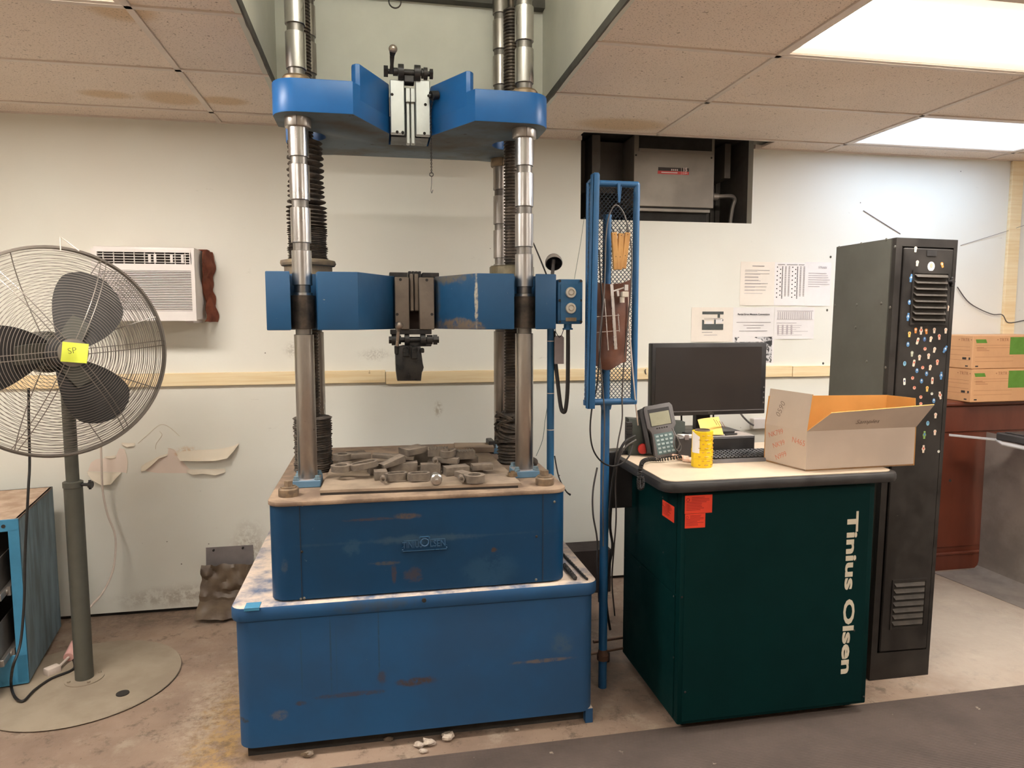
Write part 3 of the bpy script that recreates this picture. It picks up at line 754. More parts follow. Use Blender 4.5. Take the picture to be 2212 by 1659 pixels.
for s, a, b_, c_, d_ in ((1, (-.040, 2.818), (.073, 3.03), (-.012, 2.800), None), (-1, (.365, 2.818), (.243, 3.03), (.337, 2.800), None)):
    bm = NB()
    fx = a[0]; ix = b_[0]
    prism(bm, [(fx, 2.818), (ix, 3.03), (ix, 3.21), (ix-s*.075, 3.21), (ix-s*.075, 3.06), (fx-s*.032, 2.853), (fx-s*.030, 2.832), (fx-s*.016, 2.816)], 'z', ZTOP-.06, 2.583, bev=.006)
    # fillet where the wing grows out of the arm
    grid(bm, lambda u, v_: Vector((fx-s*(.028+.030*(1-math.cos(u*math.pi/2))), 2.838+v_*.055, ZTOP+.030*(1-math.sin(u*math.pi/2)))), 6, 4)
    obj('grip_wing', bm, mt_blue, UX)
YG_ = 3.0
def rect_at(px0, px1, py0, py1, Y):
    a = at(px0, py0, Y); c = at(px1, py1, Y); return a.x, c.x, c.z, a.z
for (px0, px1, py0, py1, nm, hs) in ((842, 875, 171, 289, 'jaw_plate', ((847, 204), (858, 285), (870, 286))), (897, 930, 172, 293, 'jaw_plate', ((926, 207), (919, 226), (917, 288)))):
    x0, x1, z0, z1 = rect_at(px0, px1, py0, py1, YG_)
    bm = NB(); box(bm, x0, x1, YG_, YG_+.03, z0, z1, bev=.003); o = obj(nm, bm, mt_grip, UX)
for (px, py) in ((847, 204), (858, 285), (870, 286), (926, 207), (919, 226), (917, 288)):
    p = at(px, py, YG_); bm = NB(); cyl(bm, (p.x, YG_-.001, p.z), (p.x, YG_+.01, p.z), .006, n=12); obj('socket_screw', bm, mt_dark, UX)
bm = NB()
for (px0, px1) in ((877, 886), (887, 897)):
    x0, x1, z0, z1 = rect_at(px0, px1, 220, 311, 3.03); box(bm, x0, x1, 3.03, 3.06, z0, z1, bev=.003)
x0, x1, z0, z1 = rect_at(876, 897, 189, 221, 3.02); box(bm, x0, (x0+x1)/2-.001, 3.02, 3.06, z0, z1, bev=.002); box(bm, (x0+x1)/2+.001, x1, 3.02, 3.06, z0, z1, bev=.002)
obj('wedge_jaw', bm, mt_grip, UX)
bm = NB(); box(bm, .080, .236, 3.061, 3.2, ZB-.002, 2.58); obj('slot_back', bm, mt_black_oil, UX)
# gear shaft over the grips
def shaft(bm, px0, px1, py, Y, r): a = at(px0, py, Y); c = at(px1, py, Y); cyl(bm, (a.x, Y, (a.z+c.z)/2), (c.x, Y, (a.z+c.z)/2), r, n=16); return (a.z+c.z)/2
bm = NB(); YH = 3.0
zs_ = shaft(bm, 832, 934, 157, YH, .010)
for px0, px1, r, hx in ((829, 838, .022, 1), (928, 935, .020, 1), (860, 872, .031, 0), (895, 908, .031, 0), (915, 923, .024, 0), (910, 914, .02, 0), (849, 859, .016, 0)):
    a = at(px0, 157, YH); c = at(px1, 157, YH)
    cyl(bm, (a.x, YH, zs_), (c.x, YH, zs_), r, n=6 if hx else 20)
x0, x1, z0, z1 = rect_at(872, 895, 150, 180, YH+.01); box(bm, x0, x1, YH+.0, YH+.05, z0, z1, bev=.003)
obj('gear_shaft', bm, mt_black_metal, UX)
bm = NB(); a = at(846, 158, 2.98); b1 = at(847, 121, 2.95); b2 = at(849, 106, 2.94)
tube(bm, [a, a.lerp(b1, .5), b1], lambda t: .0085-.003*t+.004*(t > .9), 10); cyl(bm, b1, b2, .009, .016, 14)
hd = obj('grip_lever', bm, mt_black_metal, UX)
bm = NB(); sphere(bm, b2, .0175, 9); obj('lever_knob', bm, mt_knob, hd)
bm = NB(); p = at(931, 207, 2.97); q = at(946, 205, 2.98); cyl(bm, p, q, .019, .017, 20); cyl(bm, p+Vector((-.008, 0, 0)), p, .011, n=12)
obj('chain_boss', bm, mt_black_metal, UX)

# lower crosshead
ZL0, ZL1 = 1.579, 1.80
out = [(-.40, 2.775), (-.312, 2.772), (-.330, 2.83), (-.330, 2.93), (-.222, 2.93), (-.222, 2.83), (-.212, 2.770), (-.063, 2.770), (.083, 3.03), (.083, 3.2), (.252, 3.2), (.252, 3.03), (.393, 2.770), (.545, 2.770), (.550, 2.83), (.550, 2.93), (.660, 2.93), (.660, 2.83), (.632, 2.772), (.718, 2.775), (.718, 3.45), (-.40, 3.45)]
bm = NB(); prism(bm, out, 'z', ZL0, ZL1, bev=.004); LX = obj('lower_crosshead', bm, mt_blue_worn, MC)
YJ = 3.0
for (px0, px1, py0, py1) in ((852, 885, 598, 712), (905, 939, 599, 712)):
    x0, x1, z0, z1 = rect_at(px0, px1, py0, py1, YJ); bm = NB(); box(bm, x0, x1, YJ, YJ+.035, z0, z1, bev=.003); obj('jaw_plate', bm, mt_grip_dull, LX)
for (px, py) in ((865, 604), (858, 679), (922, 605), (933, 679)):
    p = at(px, py, YJ); bm = NB(); cyl(bm, (p.x, YJ-.0012, p.z), (p.x, YJ+.01, p.z), .006, n=12); obj('socket_screw', bm, mt_dark, LX)
bm = NB()
for (px0, px1) in ((885, 894), (895, 905)):
    x0, x1, z0, z1 = rect_at(px0, px1, 592, 672, 3.03); box(bm, x0, x1, 3.03, 3.07, z0, 1.812, bev=.003)
obj('wedge_jaw', bm, mt_grip_dull, LX)
bm = NB()
for x0, x1 in ((.062, .138), (.200, .272)): box(bm, x0, x1, 3.05, 3.16, 1.798, 1.818, bev=.002)
for k in range(4): box(bm, .143+.014*k, .154+.014*k, 3.06, 3.15, 1.798, 1.824)
obj('jaw_cover', bm, mt_black_metal, LX)
bm = NB(); box(bm, .09, .245, 3.071, 3.19, ZL0-.002, 1.795); obj('slot_back', bm, mk('rusty_slot', (.035, .018, .012), .8), LX)
bm = NB(); YH = 3.02
zs_ = shaft(bm, 840, 947, 734, YH, .011)
for px0, px1, r, hx in ((840, 846, .017, 1), (846, 856, .023, 0), (936, 944, .024, 1), (944, 948, .016, 1), (874, 884, .026, 0), (908, 919, .026, 0), (922, 934, .02, 0), (857, 866, .018, 0)):
    a = at(px0, 734, YH); c = at(px1, 734, YH); cyl(bm, (a.x, YH, zs_), (c.x, YH, zs_), r, n=6 if hx else 20)
x0, x1, z0, z1 = rect_at(843, 932, 712, 722, YH); box(bm, x0, x1, YH-.015, YH+.05, z0, z1, bev=.002)
x0, x1, z0, z1 = rect_at(884, 908, 728, 752, YH); box(bm, x0, x1, YH+.0, YH+.04, z0, z1, bev=.002)
x0, x1, z0, z1 = rect_at(906, 932, 736, 748, YH); box(bm, x0, x1, YH-.01, YH+.03, z0, z1, bev=.003)
obj('gear_shaft', bm, mt_black_metal, LX)
bm = NB()
def Lp(px, py): p = at(px, py, 2.99); return (p.x, p.z)
prism(bm, [Lp(853, 750), Lp(872, 746), Lp(908, 748), Lp(911, 770), Lp(913, 785), Lp(915, 793), Lp(913, 800), Lp(911, 804), Lp(909, 822), Lp(858, 822), Lp(855, 800)], 'y', 2.97, 3.05, bev=.004)
for (px0, px1, py0, py1) in ((852, 860, 747, 765), (870, 884, 752, 770), (908, 916, 752, 762), (888, 902, 748, 775)):
    x0, x1, z0, z1 = rect_at(px0, px1, py0, py1, 2.97); box(bm, x0, x1, 2.955, 3.0, z0, z1, bev=.003)
obj('counterweight_block', bm, mt_black_oil, LX)
bm = NB(); a = at(858, 748, 2.965); b1 = at(861, 715, 2.94); b2 = at(862, 703, 2.925)
tube(bm, [a, a.lerp(b1, .5), b1], lambda t: .0075, 10); cyl(bm, b1, b2, .008, .014, 14); hd = obj('grip_lever', bm, mt_steel_dull, LX)
bm = NB(); sphere(bm, b2, .0165, 9); obj('lever_knob', bm, mt_knob, hd)

# pendant switch box on the right end of the lower crosshead
x0, x1, z0, z1 = rect_at(1205, 1258, 603, 700, 2.80)
bm = NB(); prism(bm, rrect(x0, x1, z0, z1, .008), 'y', 2.80, 2.86, bev=.002); prism(bm, rrect(x0+.012, x1-.010, z0+.016, z1-.020, .004), 'y', 2.795, 2.80)
box(bm, .715, x0+.01, 2.83, 2.855, z0+.03, z1-.03)
cb = obj('switch_box', bm, mt_pendant, MC)
for (px, py) in ((1233, 632), (1233, 666)):
    p = at(px, py, 2.795); bm = NB(); lathe(bm, [(.012, .004), (.0215, .004), (.0225, -.001), (.020, -.008), (.014, -.008), (.013, -.004), (.010, -.004), (.008, -.010), (.001, -.010)], (p.x, 2.795, p.z), n=24, axis='y'); obj('push_button', bm, mt_dial, cb)
for (px, py) in ((1209, 607), (1255, 607), (1209, 649), (1254, 649), (1209, 695), (1255, 695)):
    p = at(px, py, 2.80); bm = NB(); cyl(bm, (p.x, 2.797, p.z), (p.x, 2.80, p.z), .0055, n=12); obj('screw', bm, mt_dark, cb)
x0b, x1b, z0b, z1b = rect_at(1222, 1245, 686, 694, 2.795); bm = NB(); box(bm, x0b, x1b, 2.794, 2.796, z0b, z1b); obj('label_window', bm, mt_bronze, cb)
bm = NB(); p = at(1227, 704, 2.82); cyl(bm, (p.x, 2.825, p.z-.010), (p.x, 2.825, z0+.002), .017, n=12); cyl(bm, (p.x, 2.825, p.z-.016), (p.x, 2.825, p.z-.009), .022, n=6); obj('cable_gland', bm, mt_pendant, cb)
bm = NB(); tube(bm, smooth_path([at(1227, 706, 2.82), at(1227, 760, 2.82), at(1226, 840, 2.82), at(1222, 882, 2.83), at(1217, 890, 2.84), at(1211, 876, 2.85), at(1203, 810, 2.86), at(1198, 760, 2.87), at(1196, 715, 2.87)], 6), .0085, 10)
obj('switch_cable', bm, mt_cord, cb)
# conduit post beside the right front column
bm = NB(); cyl(bm, (.722, 2.875, .955), (.722, 2.875, 1.60), .0155, n=20)
cp_ = obj('conduit', bm, mt_pendant, MC)
for py in (737, 850, 929): 
    z = at(1190, py, 2.86).z; bm = NB(); cyl(bm, (.722, 2.875, z-.0015), (.722, 2.875, z+.0015), .0162, n=20); obj('tape_band', bm, mt_cord_w, cp_)
# dome lamp on the crosshead end
bm = NB(); c0 = at(1196, 566, 2.86)
M_ = Matrix.Translation(c0) @ Euler((R(-52), R(10), 0)).to_matrix().to_4x4()
lathe(bm, [(.034, -.014), (.036, -.010), (.035, .004), (.030, .018), (.020, .028), (.008, .033), (.0005, .034)], (0, 0, 0), n=28, M=M_, closed=True)
lathe(bm, [(.0005, .030), (.008, .029), (.019, .024), (.028, .014), (.032, .002), (.033, -.013), (.034, -.014)], (0, 0, 0), n=28, M=M_, mi=1, closed=True)
lp = obj('dome_lamp', bm, [mk('dome_grey', (.22, .19, .17), .55), mt_black], MC)
bm = NB(); tube(bm, [c0+Vector((0, 0, .01)), at(1195, 575, 2.86), at(1193, 596, 2.865)], .0075, 8); obj('lamp_stem', bm, mt_cord_g, lp)
bm = NB(); tube(bm, smooth_path([at(1152, 525, 3.2), at(1165, 555, 3.0), at(1180, 592, 2.88)], 5), .0035, 6); obj('lamp_wire', bm, mt_cord, lp)
# hold-down bolts and spacer rings on the table top
for (px, py, big) in ((622, 1062, 1), (1179, 1038, 1)):
    p = atz(px, py, .985); bm = NB()
    lathe(bm, [(.036, .965), (.037, .968), (.037, .992), (.034, .996), (.012, .997)], (p.x, p.y+.02, 0), n=24)
    lathe(bm, [(.029, .996), (.029, 1.001), (.012, 1.001)], (p.x, p.y+.02, 0), n=20); hexnut(bm, (p.x, p.y+.02, 1.001), (p.x, p.y+.02, 1.022), .0165); obj('hold_down_bolt', bm, [mt_bolt], MC)
p = atz(1158, 1000, .985); bm = NB(); sphere(bm, (.672, 3.02, .985), .03, 7, (1, 1, .75)); obj('grommet', bm, mt_rubber, MC)
# brackets behind right rear column
bm = NB(); box(bm, .53, .56, 3.33, 3.43, .994, 1.03, bev=.003); obj('rear_bracket', bm, mt_black_metal, MC)
# ------------------------------------------------------------------ things on and around the machine
ZP = .965
a = atz(690, 1070, ZP+.018); b_ = atz(1125, 1055, ZP+.018)
bm = NB(); prism(bm, [(-.214, 2.668), (.534, 2.640), (.515, 3.30), (-.185, 3.33)], 'z', ZP, ZP+.009, mi=1); prism(bm, [(-.216, 2.666), (.545, 2.636), (.520, 3.31), (-.190, 3.34)], 'z', ZP+.010, ZP+.020)
prism(bm, [(-.212, 2.672), (.53, 2.645), (.51, 3.29), (-.18, 3.32)], 'z', ZP+.0088, ZP+.0102, mi=1)
o = obj('table_plate', bm, [mt_plate, mt_plate_edge], smooth=0, origin=(.16, 2.99, ZP)); tag(o, 'dusty flat double plate lying on the machine table under the iron parts', 'plate')
bm = NB(); prism(bm, [(.36, 3.30), (.545, 3.27), (.56, 3.40), (.37, 3.43)], 'z', ZP+.021, ZP+.047, bev=.003)
o = obj('wood_block', bm, mt_plate, origin=(.46, 3.35, ZP+.021)); tag(o, 'dusty flat board at the back right corner of the machine table', 'board')
ZPL = ZP+.020
G = 'iron grip parts heaped on the machine table'
def eye_link(M, L=.10, r=.024, hole=.013, t=.018, two=False):
    """flat link: round (or oval) eye at one end running into a shank"""
    bm = NB(); n = 24
    outer = [(r*math.cos(2*math.pi*i/n), r*math.sin(2*math.pi*i/n)) for i in range(n)]; inner = [(hole*math.cos(2*math.pi*i/n), hole*math.sin(2*math.pi*i/n)) for i in range(n)]
    ringprism(bm, outer, inner, 'z', 0, t, M)
    prism(bm, [(r*.75, -r*.55), (L, -r*.48), (L, r*.48), (r*.75, r*.55)], 'z', t*.08, t*.92, M, bev=.002)
    if two:
        ringprism(bm, [(x+L+r*.7, y) for x, y in outer], [(x+L+r*.7, y) for x, y in inner], 'z', 0, t, M)
    return bm
def oval_link(M, L=.05, r=.024, w=.011, t=.026):
    bm = NB()
    def st(rr): return arc(L/2, 0, rr, -90, 90, 8)+arc(-L/2, 0, rr, 90, 270, 8)
    ringprism(bm, st(r), st(r-w), 'z', 0, t, M); return bm
def wedge(M, L=.075, W=.05, t=.022, h2=.03):
    bm = NB(); prism(bm, [(-L/2, 0), (L/2, 0), (L/2, h2), (-L/2, t)], 'y', -W/2, W/2, M, bev=.002); return bm
def teeth(M, L=.10, W=.045, t=.03):
    bm = NB(); pts = [(-L/2, 0), (L/2, 0), (L/2, t)]; k = 7
    for i in range(k):
        x = L/2-(i+.5)*L/k; pts += [(x+.3*L/k, t+.006), (x, t)]
    pts += [(-L/2, t)]
    prism(bm, pts, 'y', -W/2, W/2, M); return bm
def Mx(px, py, z, yaw, pit=0, rol=0):
    p = atz(px, py, z); return Matrix.Translation((p.x, p.y, z)) @ Euler((R(rol), R(pit), R(yaw))).to_matrix().to_4x4()
ITEMS = [
    ('iron_link', eye_link(Mx(737, 1017, ZPL+.034, 8), .10, .040, .024, .024), 'eye-ended iron link standing out at the left front of the heap'),
    ('iron_link', eye_link(Mx(740, 992, ZPL+.034, 4), .12, .040, .021, .024), 'eye-ended iron link at the far left back of the heap'),
    ('iron_link', oval_link(Mx(787, 1010, ZPL+.042, 20, -6), .055, .030, .011, .022), 'oval iron link lying on the left part of the heap'),
    ('iron_wedge', wedge(Mx(820, 1021, ZPL+.001, 12), .09, .07, .040, .040), 'dusty iron block supporting the left links'),
    ('iron_wedge', wedge(Mx(745, 1013, ZPL+.001, 30), .04, .05, .030, .030), 'small iron packing piece under the leftmost links'),
    ('iron_wedge', wedge(Mx(770, 990, ZPL+.001, 12), .08, .06, .030, .030), 'iron packing block at the back left of the heap'),
    ('iron_bar', wedge(Mx(850, 990, ZPL+.055, -8, 4), .17, .05, .016, .016), 'long flat iron bar lying across the back of the heap'),
    ('iron_wedge', wedge(Mx(848, 1004, ZPL+.04, 25, -9), .10, .05, .016, .030), 'tapered iron wedge leaning in the left middle of the heap'),
    ('iron_wedge', wedge(Mx(908, 1000, ZPL+.001, 5), .13, .09, .070, .070), 'tall iron block in the middle of the heap'),
    ('iron_wedge', wedge(Mx(893, 978, ZPL+.073, 28, -4), .095, .085, .026, .024), 'wide flat iron slab on the very top of the heap'),
    ('toothed_jaw', teeth(Mx(946, 983, ZPL+.062, -4), .085, .06, .028), 'toothed iron jaw next to the top slab'),
    ('toothed_jaw', teeth(Mx(1003, 990, ZPL+.042, 6), .085, .05, .032), 'toothed iron jaw at the right end of the heap'),
    ('iron_wedge', wedge(Mx(1000, 1004, ZPL+.001, 6), .12, .08, .040, .040), 'iron block under the right toothed jaw'),
    ('iron_link', oval_link(Mx(969, 985, ZPL+.062, 60, 0), .04, .026, .010, .026), 'upright-looking iron ring behind the toothed jaws'),
    ('iron_wedge', wedge(Mx(965, 999, ZPL+.038, -18, 4), .10, .045, .022, .024), 'slanting iron bar in front of the toothed jaws'),
    ('iron_wedge', wedge(Mx(948, 1012, ZPL+.001, -10), .09, .07, .036, .036), 'dark iron block in the shadow in the middle of the heap'),
    ('iron_link', eye_link(Mx(1025, 1040, ZPL+.006, 118), .11, .041, .025, .028), 'thick eye-ended iron link at the front right corner of the heap'),
    ('iron_link', eye_link(Mx(1043, 1012, ZPL+.016, 172), .09, .026, .0, .022) if False else wedge(Mx(1041, 1013, ZPL+.018, 5), .085, .05, .022, .022), 'flat iron piece sticking out to the right of the heap'),
    ('iron_wedge', wedge(Mx(1022, 1020, ZPL+.001, 14), .07, .05, .017, .017), 'thin iron shim under the right-hand flat piece'),
    ('iron_wedge', wedge(Mx(985, 1024, ZPL+.001, 12), .10, .06, .034, .034), 'squat iron block behind the front right link'),
    ('iron_link', oval_link(Mx(856, 1036, ZPL+.006, 12), .038, .025, .009, .028), 'oval iron link at the front, left of the steel roller'),
    ('iron_link', oval_link(Mx(905, 1036, ZPL+.006, 6), .038, .025, .009, .028), 'oval iron link at the front, touching the steel roller'),
    ('iron_wedge', wedge(Mx(822, 1034, ZPL+.001, 4), .05, .06, .034, .034), 'iron end piece with a bolt hole at the front left of the heap'),
    ('iron_wedge', wedge(Mx(870, 1021, ZPL+.001, 0), .12, .06, .045, .045), 'iron block behind the two front oval links'),
    ('iron_wedge', wedge(Mx(930, 1024, ZPL+.001, 0), .08, .04, .045, .045), 'iron block behind the steel roller'),
]
for nm, bm_, lab in ITEMS:
    c = Vector((0, 0, 0)); n = 0; zmin = 9
    for v_ in bm_.verts: c += v_.co; n += 1; zmin = min(zmin, v_.co.z)
    c /= n
    o = obj(nm, bm_, mt_pile, origin=(c.x, c.y, zmin)); tag(o, lab, {'iron_link': 'link', 'iron_wedge': 'block', 'iron_bar': 'bar', 'toothed_jaw': 'jaw'}[nm], G)
# bolts with hollow ends poking out of the heap
for px, py, lab in ((827, 1030, 'hollow bolt end at the front left of the heap'), (994, 1029, 'hollow bolt end beside the front right link'), (939, 992, 'hollow bolt end below the top slab')):
    p = atz(px, py, ZPL+(.055 if py < 1000 else .022)); bm = NB()
    y = p.y-.035 if py > 1000 else p.y-.03
    lathe(bm, [(.005, .02), (.0115, .02), (.0115, -.02), (.006, -.02), (.005, -.014)], (p.x, y, p.z), n=16, axis='y'); cyl(bm, (p.x, y-.013, p.z), (p.x, y-.012, p.z), .0055, n=12, mi=1)
    o = obj('hollow_bolt', bm, [mt_pile, mt_dark], origin=(p.x, y, p.z)); tag(o, lab, 'bolt', G)
p = atz(941, 1031, ZPL+.024)
bm = NB(); lathe(bm, [(.004, -.034), (.006, -.033), (.006, -.026), (.018, -.024), (.0225, -.019), (.0235, .0), (.0225, .02), (.012, .024), (.004, .024)], (p.x, p.y-.02, ZPL+.0235), n=28, axis='y')
o = obj('steel_roller', bm, mt_steel, origin=(p.x, p.y-.02, ZPL)); tag(o, 'bright round steel roller at the front of the iron heap', 'roller', G)
p = atz(1107, 1032, ZP+.012)
bm = NB(); hexnut(bm, (p.x, p.y, ZPL), (p.x, p.y, ZPL+.014), .020); lathe(bm, [(.022, ZPL), (.023, ZPL+.003), (.012, ZPL+.004)], (p.x-.002, p.y-.004, 0), n=18); lathe(bm, [(.009, ZPL+.012), (.009, ZPL+.02), (.001, ZPL+.02)], (p.x, p.y, 0), n=14)
o = obj('loose_nut', bm, mt_bronze, origin=(p.x, p.y, ZPL)); tag(o, 'loose brassy nut beside the right column foot', 'nut')

# twisted bars on the right of the base lid
for k, (a0, b0, r, lab) in enumerate((((1215, 1195), (1268, 1251), .0065, 'thin twisted black steel bar on the right of the base lid'), ((1219, 1220), (1243, 1249), .010, 'thick twisted black steel bar beside the table box'))):
    A = atz(a0[0], a0[1], .593+r); Bp = atz(b0[0], b0[1], .593+r); d = Bp-A; u, w_ = frame_of(d)
    bm = NB(); cyl(bm, A, Bp, r*.72, n=12)
    for h in range(3):
        tube(bm, [A+d*(i/60)+(u*math.cos(i*.42+h*2.09)+w_*math.sin(i*.42+h*2.09))*r*.62 for i in range(61)], r*.34, 6)
    o = obj('twisted_bar', bm, mt_black_metal, origin=(A.x, A.y, .593)); tag(o, lab, 'bar', 'steel bars on the base lid')

# chain with hook under the upper crosshead
bm = NB(); top = at(936, 210, 2.955); bot = at(932, 372, 2.955)
n = 44
for i in range(n):
    t = i/(n-1); p = Vector((top.x+(bot.x-top.x)*min(1, t*6), 2.955, top.z+(bot.z-top.z)*t))
    ax = (1, 0, 0) if i % 2 else (0, 1, 0); u, w_ = frame_of(Vector(ax))
    tube(bm, [p+Vector((0, 0, 1))*(.0052*math.cos(q))+Vector((0, 1, 0) if i % 2 else (1, 0, 0))*(.0028*math.sin(q)) for q in [k*math.pi/4 for k in range(8)]], .0012, 4, closed=True)
t = thing('hanging_chain', 'thin chain with ring and hook hanging from the upper crosshead', 'chain', (bot.x, 2.955, bot.z))
obj('links', bm, mt_chain, t)
bm = NB(); rc_ = at(932, 377, 2.955); torus(bm, rc_, .0075, .0022, (0, 1, 0), 18, 6); obj('ring', bm, mt_chain, t)
bm = NB(); tube(bm, smooth_path([rc_-Vector((0, 0, .008)), at(932, 398, 2.955), at(931, 412, 2.955), at(933, 417, 2.955), at(935, 410, 2.955)], 5), .0015, 6); obj('hook', bm, mt_chain, t)
# eye hook hanging in the shaft
bm = NB(); c0 = at(853, 4, 3.0); torus(bm, c0, .024, .003, (0, 1, 0), 24, 6); tube(bm, [c0+Vector((0, 0, .024)), c0+Vector((0, 0, .3)), Vector((c0.x, c0.y, 3.75))], .003, 6)
tag(obj('ring_hook', bm, mt_chain, origin=(c0.x, c0.y, c0.z)), 'wire ring hanging in the ceiling opening above the grips', 'hook')
# grey tag on the switch box cable
bm = NB(); x0, x1, z0, z1 = rect_at(1198, 1218, 725, 786, 2.835)
prism(bm, [(x0, z0), (x1, z0), (x1, z1-.008), (x1-.008, z1), (x0+.008, z1), (x0, z1-.008)], 'y', 2.835, 2.837)
t = thing('lockout_tag', 'grey paper tag wired under the blue switch box', 'tag', ((x0+x1)/2, 2.836, z0))
obj('card', bm, mt_tagm, t, smooth=0)
bm = NB(); tube(bm, smooth_path([((x0+x1)/2, 2.836, z1-.008), at(1201, 718, 2.83), at(1199, 708, 2.85)], 5), .0015, 5); tube(bm, smooth_path([((x0+x1)/2, 2.836, z1-.008), at(1214, 722, 2.83), at(1219, 706, 2.83)], 5), .0015, 5); obj('wire', bm, mt_cord, t)
# thin green wire by the conduit
bm = NB(); tube(bm, smooth_path([at(1187, 852, 2.95), at(1178, 905, 2.95), at(1172, 950, 2.95), at(1158, 985, 2.95)], 5), .0014, 5)
tag(obj('thin_wire', bm, flat('green_wire', (.12, .2, .16)), origin=tuple(at(1158, 985, 2.95))), 'thin green wire curving beside the blue conduit', 'wire')
bm = NB(); tube(bm, smooth_path([at(1198, 985, 2.95), at(1207, 1030, 2.90), at(1222, 1060, 2.88), at(1232, 1069, 2.86)], 5), lambda t_: .003+.006*max(0, t_-.7), 7)
tag(obj('cut_cable', bm, mt_cord, origin=tuple(at(1198, 985, 2.95))), 'short black cable drooping over the right edge of the machine table', 'cable')
bm = NB(); tube(bm, [at(1262, 470, YW-.01), at(1255, 520, 3.9), at(1241, 602, 3.4)], .0015, 5)
tag(obj('hanging_string', bm, flat('string_green', (.2, .25, .2)), origin=tuple(at(1241, 602, 3.4))), 'thin greenish string hanging behind the switch box', 'string')
# ------------------------------------------------------------------ mesh tool stand
ST = thing('tool_stand', 'blue pipe stand with an expanded-metal tool tray beside the machine', 'stand', (.955, 2.84, 0))
bm = NB(); cyl(bm, (.955, 2.845, 0), (.955, 2.845, 2.05), .0185, n=20); obj('post', bm, mt_stand, ST)
bm = NB(); lathe(bm, [(.019, .125), (.026, .128), (.026, .15), (.022, .155), (.019, .175)], (.955, 2.845, 0), n=18, jit=.05); obj('rust_collar', bm, mk('rust', (.10, .05, .03), .9), ST)
XA, XB, ZA, ZBm, YB = .866, 1.072, 1.272, 2.172, 2.82
bm = NB(); cyl(bm, (XA, YB, ZA-.012), (XA, YB, ZBm), .011, n=14); obj('frame_pipe', bm, mt_stand, ST)
bm = NB(); cyl(bm, (XB, YB, ZA-.012), (XB, YB, ZBm), .0135, n=16); sphere(bm, (XB, YB, ZBm), .0135, 6); obj('frame_pipe', bm, mt_stand, ST)
bm = NB(); cyl(bm, (XA, YB, ZBm), (XB, YB, ZBm), .0135, n=16); obj('frame_pipe', bm, mt_stand, ST)
bm = NB(); cyl(bm, (XA, YB, ZA), (XB+.01, YB, ZA), .014, n=16)
prism(bm, [(.93, ZA-.005), (.98, ZA-.005), (.973, ZA-.035), (.937, ZA-.035)], 'y', 2.828, 2.845); obj('frame_pipe', bm, mt_stand, ST)
bm = NB(); prism(bm, [(.982, 2.172), (.995, 2.172), (.991, 2.095), (.986, 2.095)], 'y', 2.80, 2.806); prism(bm, [(.997, 2.160), (1.001, 2.160), (.995, 2.095), (.991, 2.095)], 'y', 2.802, 2.806); obj('hanger_tab', bm, mt_stand, ST)
bm = NB(); YF = 2.68
prism(bm, [(.827, 1.262), (.856, 1.262), (.867, 2.178), (.862, 2.186), (.845, 2.186), (.840, 2.178)], 'y', YF, YF+.005, bev=.001); prism(bm, [(.826, 1.262), (.831, 1.262), (.844, 2.182), (.839, 2.182)], 'y', YF, YF+.03)
obj('angle_bar', bm, mt_stand, ST)
def expanded(bm, O, U, V, W, H, cw=.0165, ch=.0096, r=.0020):
    O, U, V = Vector(O), Vector(U).normalized(), Vector(V).normalized(); nr = int(H/ch); nc = int(W/(cw/2))
    for j in range(nr+1):
        pts = []
        for i in range(nc+1):
            s = 1 if (i+j) % 2 else -1
            pts.append(O+U*(i*W/nc)+V*(min(H, max(0, j*ch+s*ch*.42))))
        tube(bm, pts, r, 4, cap=False)
bm = NB(); expanded(bm, (XA, YB+.012, ZA), (1, 0, 0), (0, 0, 1), XB-XA, ZBm-ZA); o = obj('mesh_panel', bm, mt_mesh, ST, smooth=0); o['kind'] = 'stuff'
bm = NB(); expanded(bm, (.847, YF+.005, ZA), (.010, .14, 0), (.010, 0, .9), .145, .895, cw=.014, r=.0018); o = obj('mesh_panel', bm, mt_mesh, ST, smooth=0); o['kind'] = 'stuff'
bm = NB(); box(bm, .852, .870, YB-.012, YB+.01, ZA-.012, ZA+.01); cyl(bm, (.838, YF+.01, ZA-.002), (XA, YB, ZA), .008, n=8); cyl(bm, (.852, YF+.01, ZBm), (XA, YB, ZBm), .008, n=8); obj('brace', bm, mt_stand, ST)
# tools hanging in it
YT = 2.775
for k, (tx, ty, bx, by, lab) in enumerate(((1326, 502, 1331, 583, 'left wooden slat hanging in the mesh tray'), (1342, 504, 1337, 583, 'middle wooden slat hanging in the mesh tray'), (1357, 502, 1346, 580, 'right wooden slat hanging in the mesh tray'))):
    a = at(tx, ty, YT); b_ = at(bx, by, YT+.004*k); d = (a-b_); L = d.length
    bm = NB(); M_ = Matrix.Translation(b_) @ Matrix.Rotation(math.atan2(d.x, d.z), 4, 'Y')
    box(bm, -.0115, .0115, -.007, .007, 0, L, bev=.002, M=M_)
    for zz in (.06, .16): cyl(bm, M_ @ Vector((0, -.0075, zz*L/.17)), M_ @ Vector((0, .0, zz*L/.17)), .0018, n=8, mi=1)
    cyl(bm, M_ @ Vector((0, 0, L)), M_ @ Vector((0, .02, L+.02)), .002, n=6, mi=1)
    o = obj('wooden_slat', bm, [mt_wood_tool, mt_dark], origin=tuple(b_)); tag(o, lab, 'slat', 'wooden slats in the mesh tray')
bm = NB()
def lea(u, v_):
    top = at(1291+70*u, 606+10*math.sin(u*3.1)-6*u+8*abs(u-.5), YT+.01); bot = at(1288+63*u, 790+8*math.sin(u*5), YT+.01)
    p = top.lerp(bot, v_); nz = mnoise.noise(Vector((u*3, v_*4, 2)))
    p.y = YT+.018-.03*math.sin(math.pi*u)**.7+.012*nz
    p.x += .006*nz
    return p
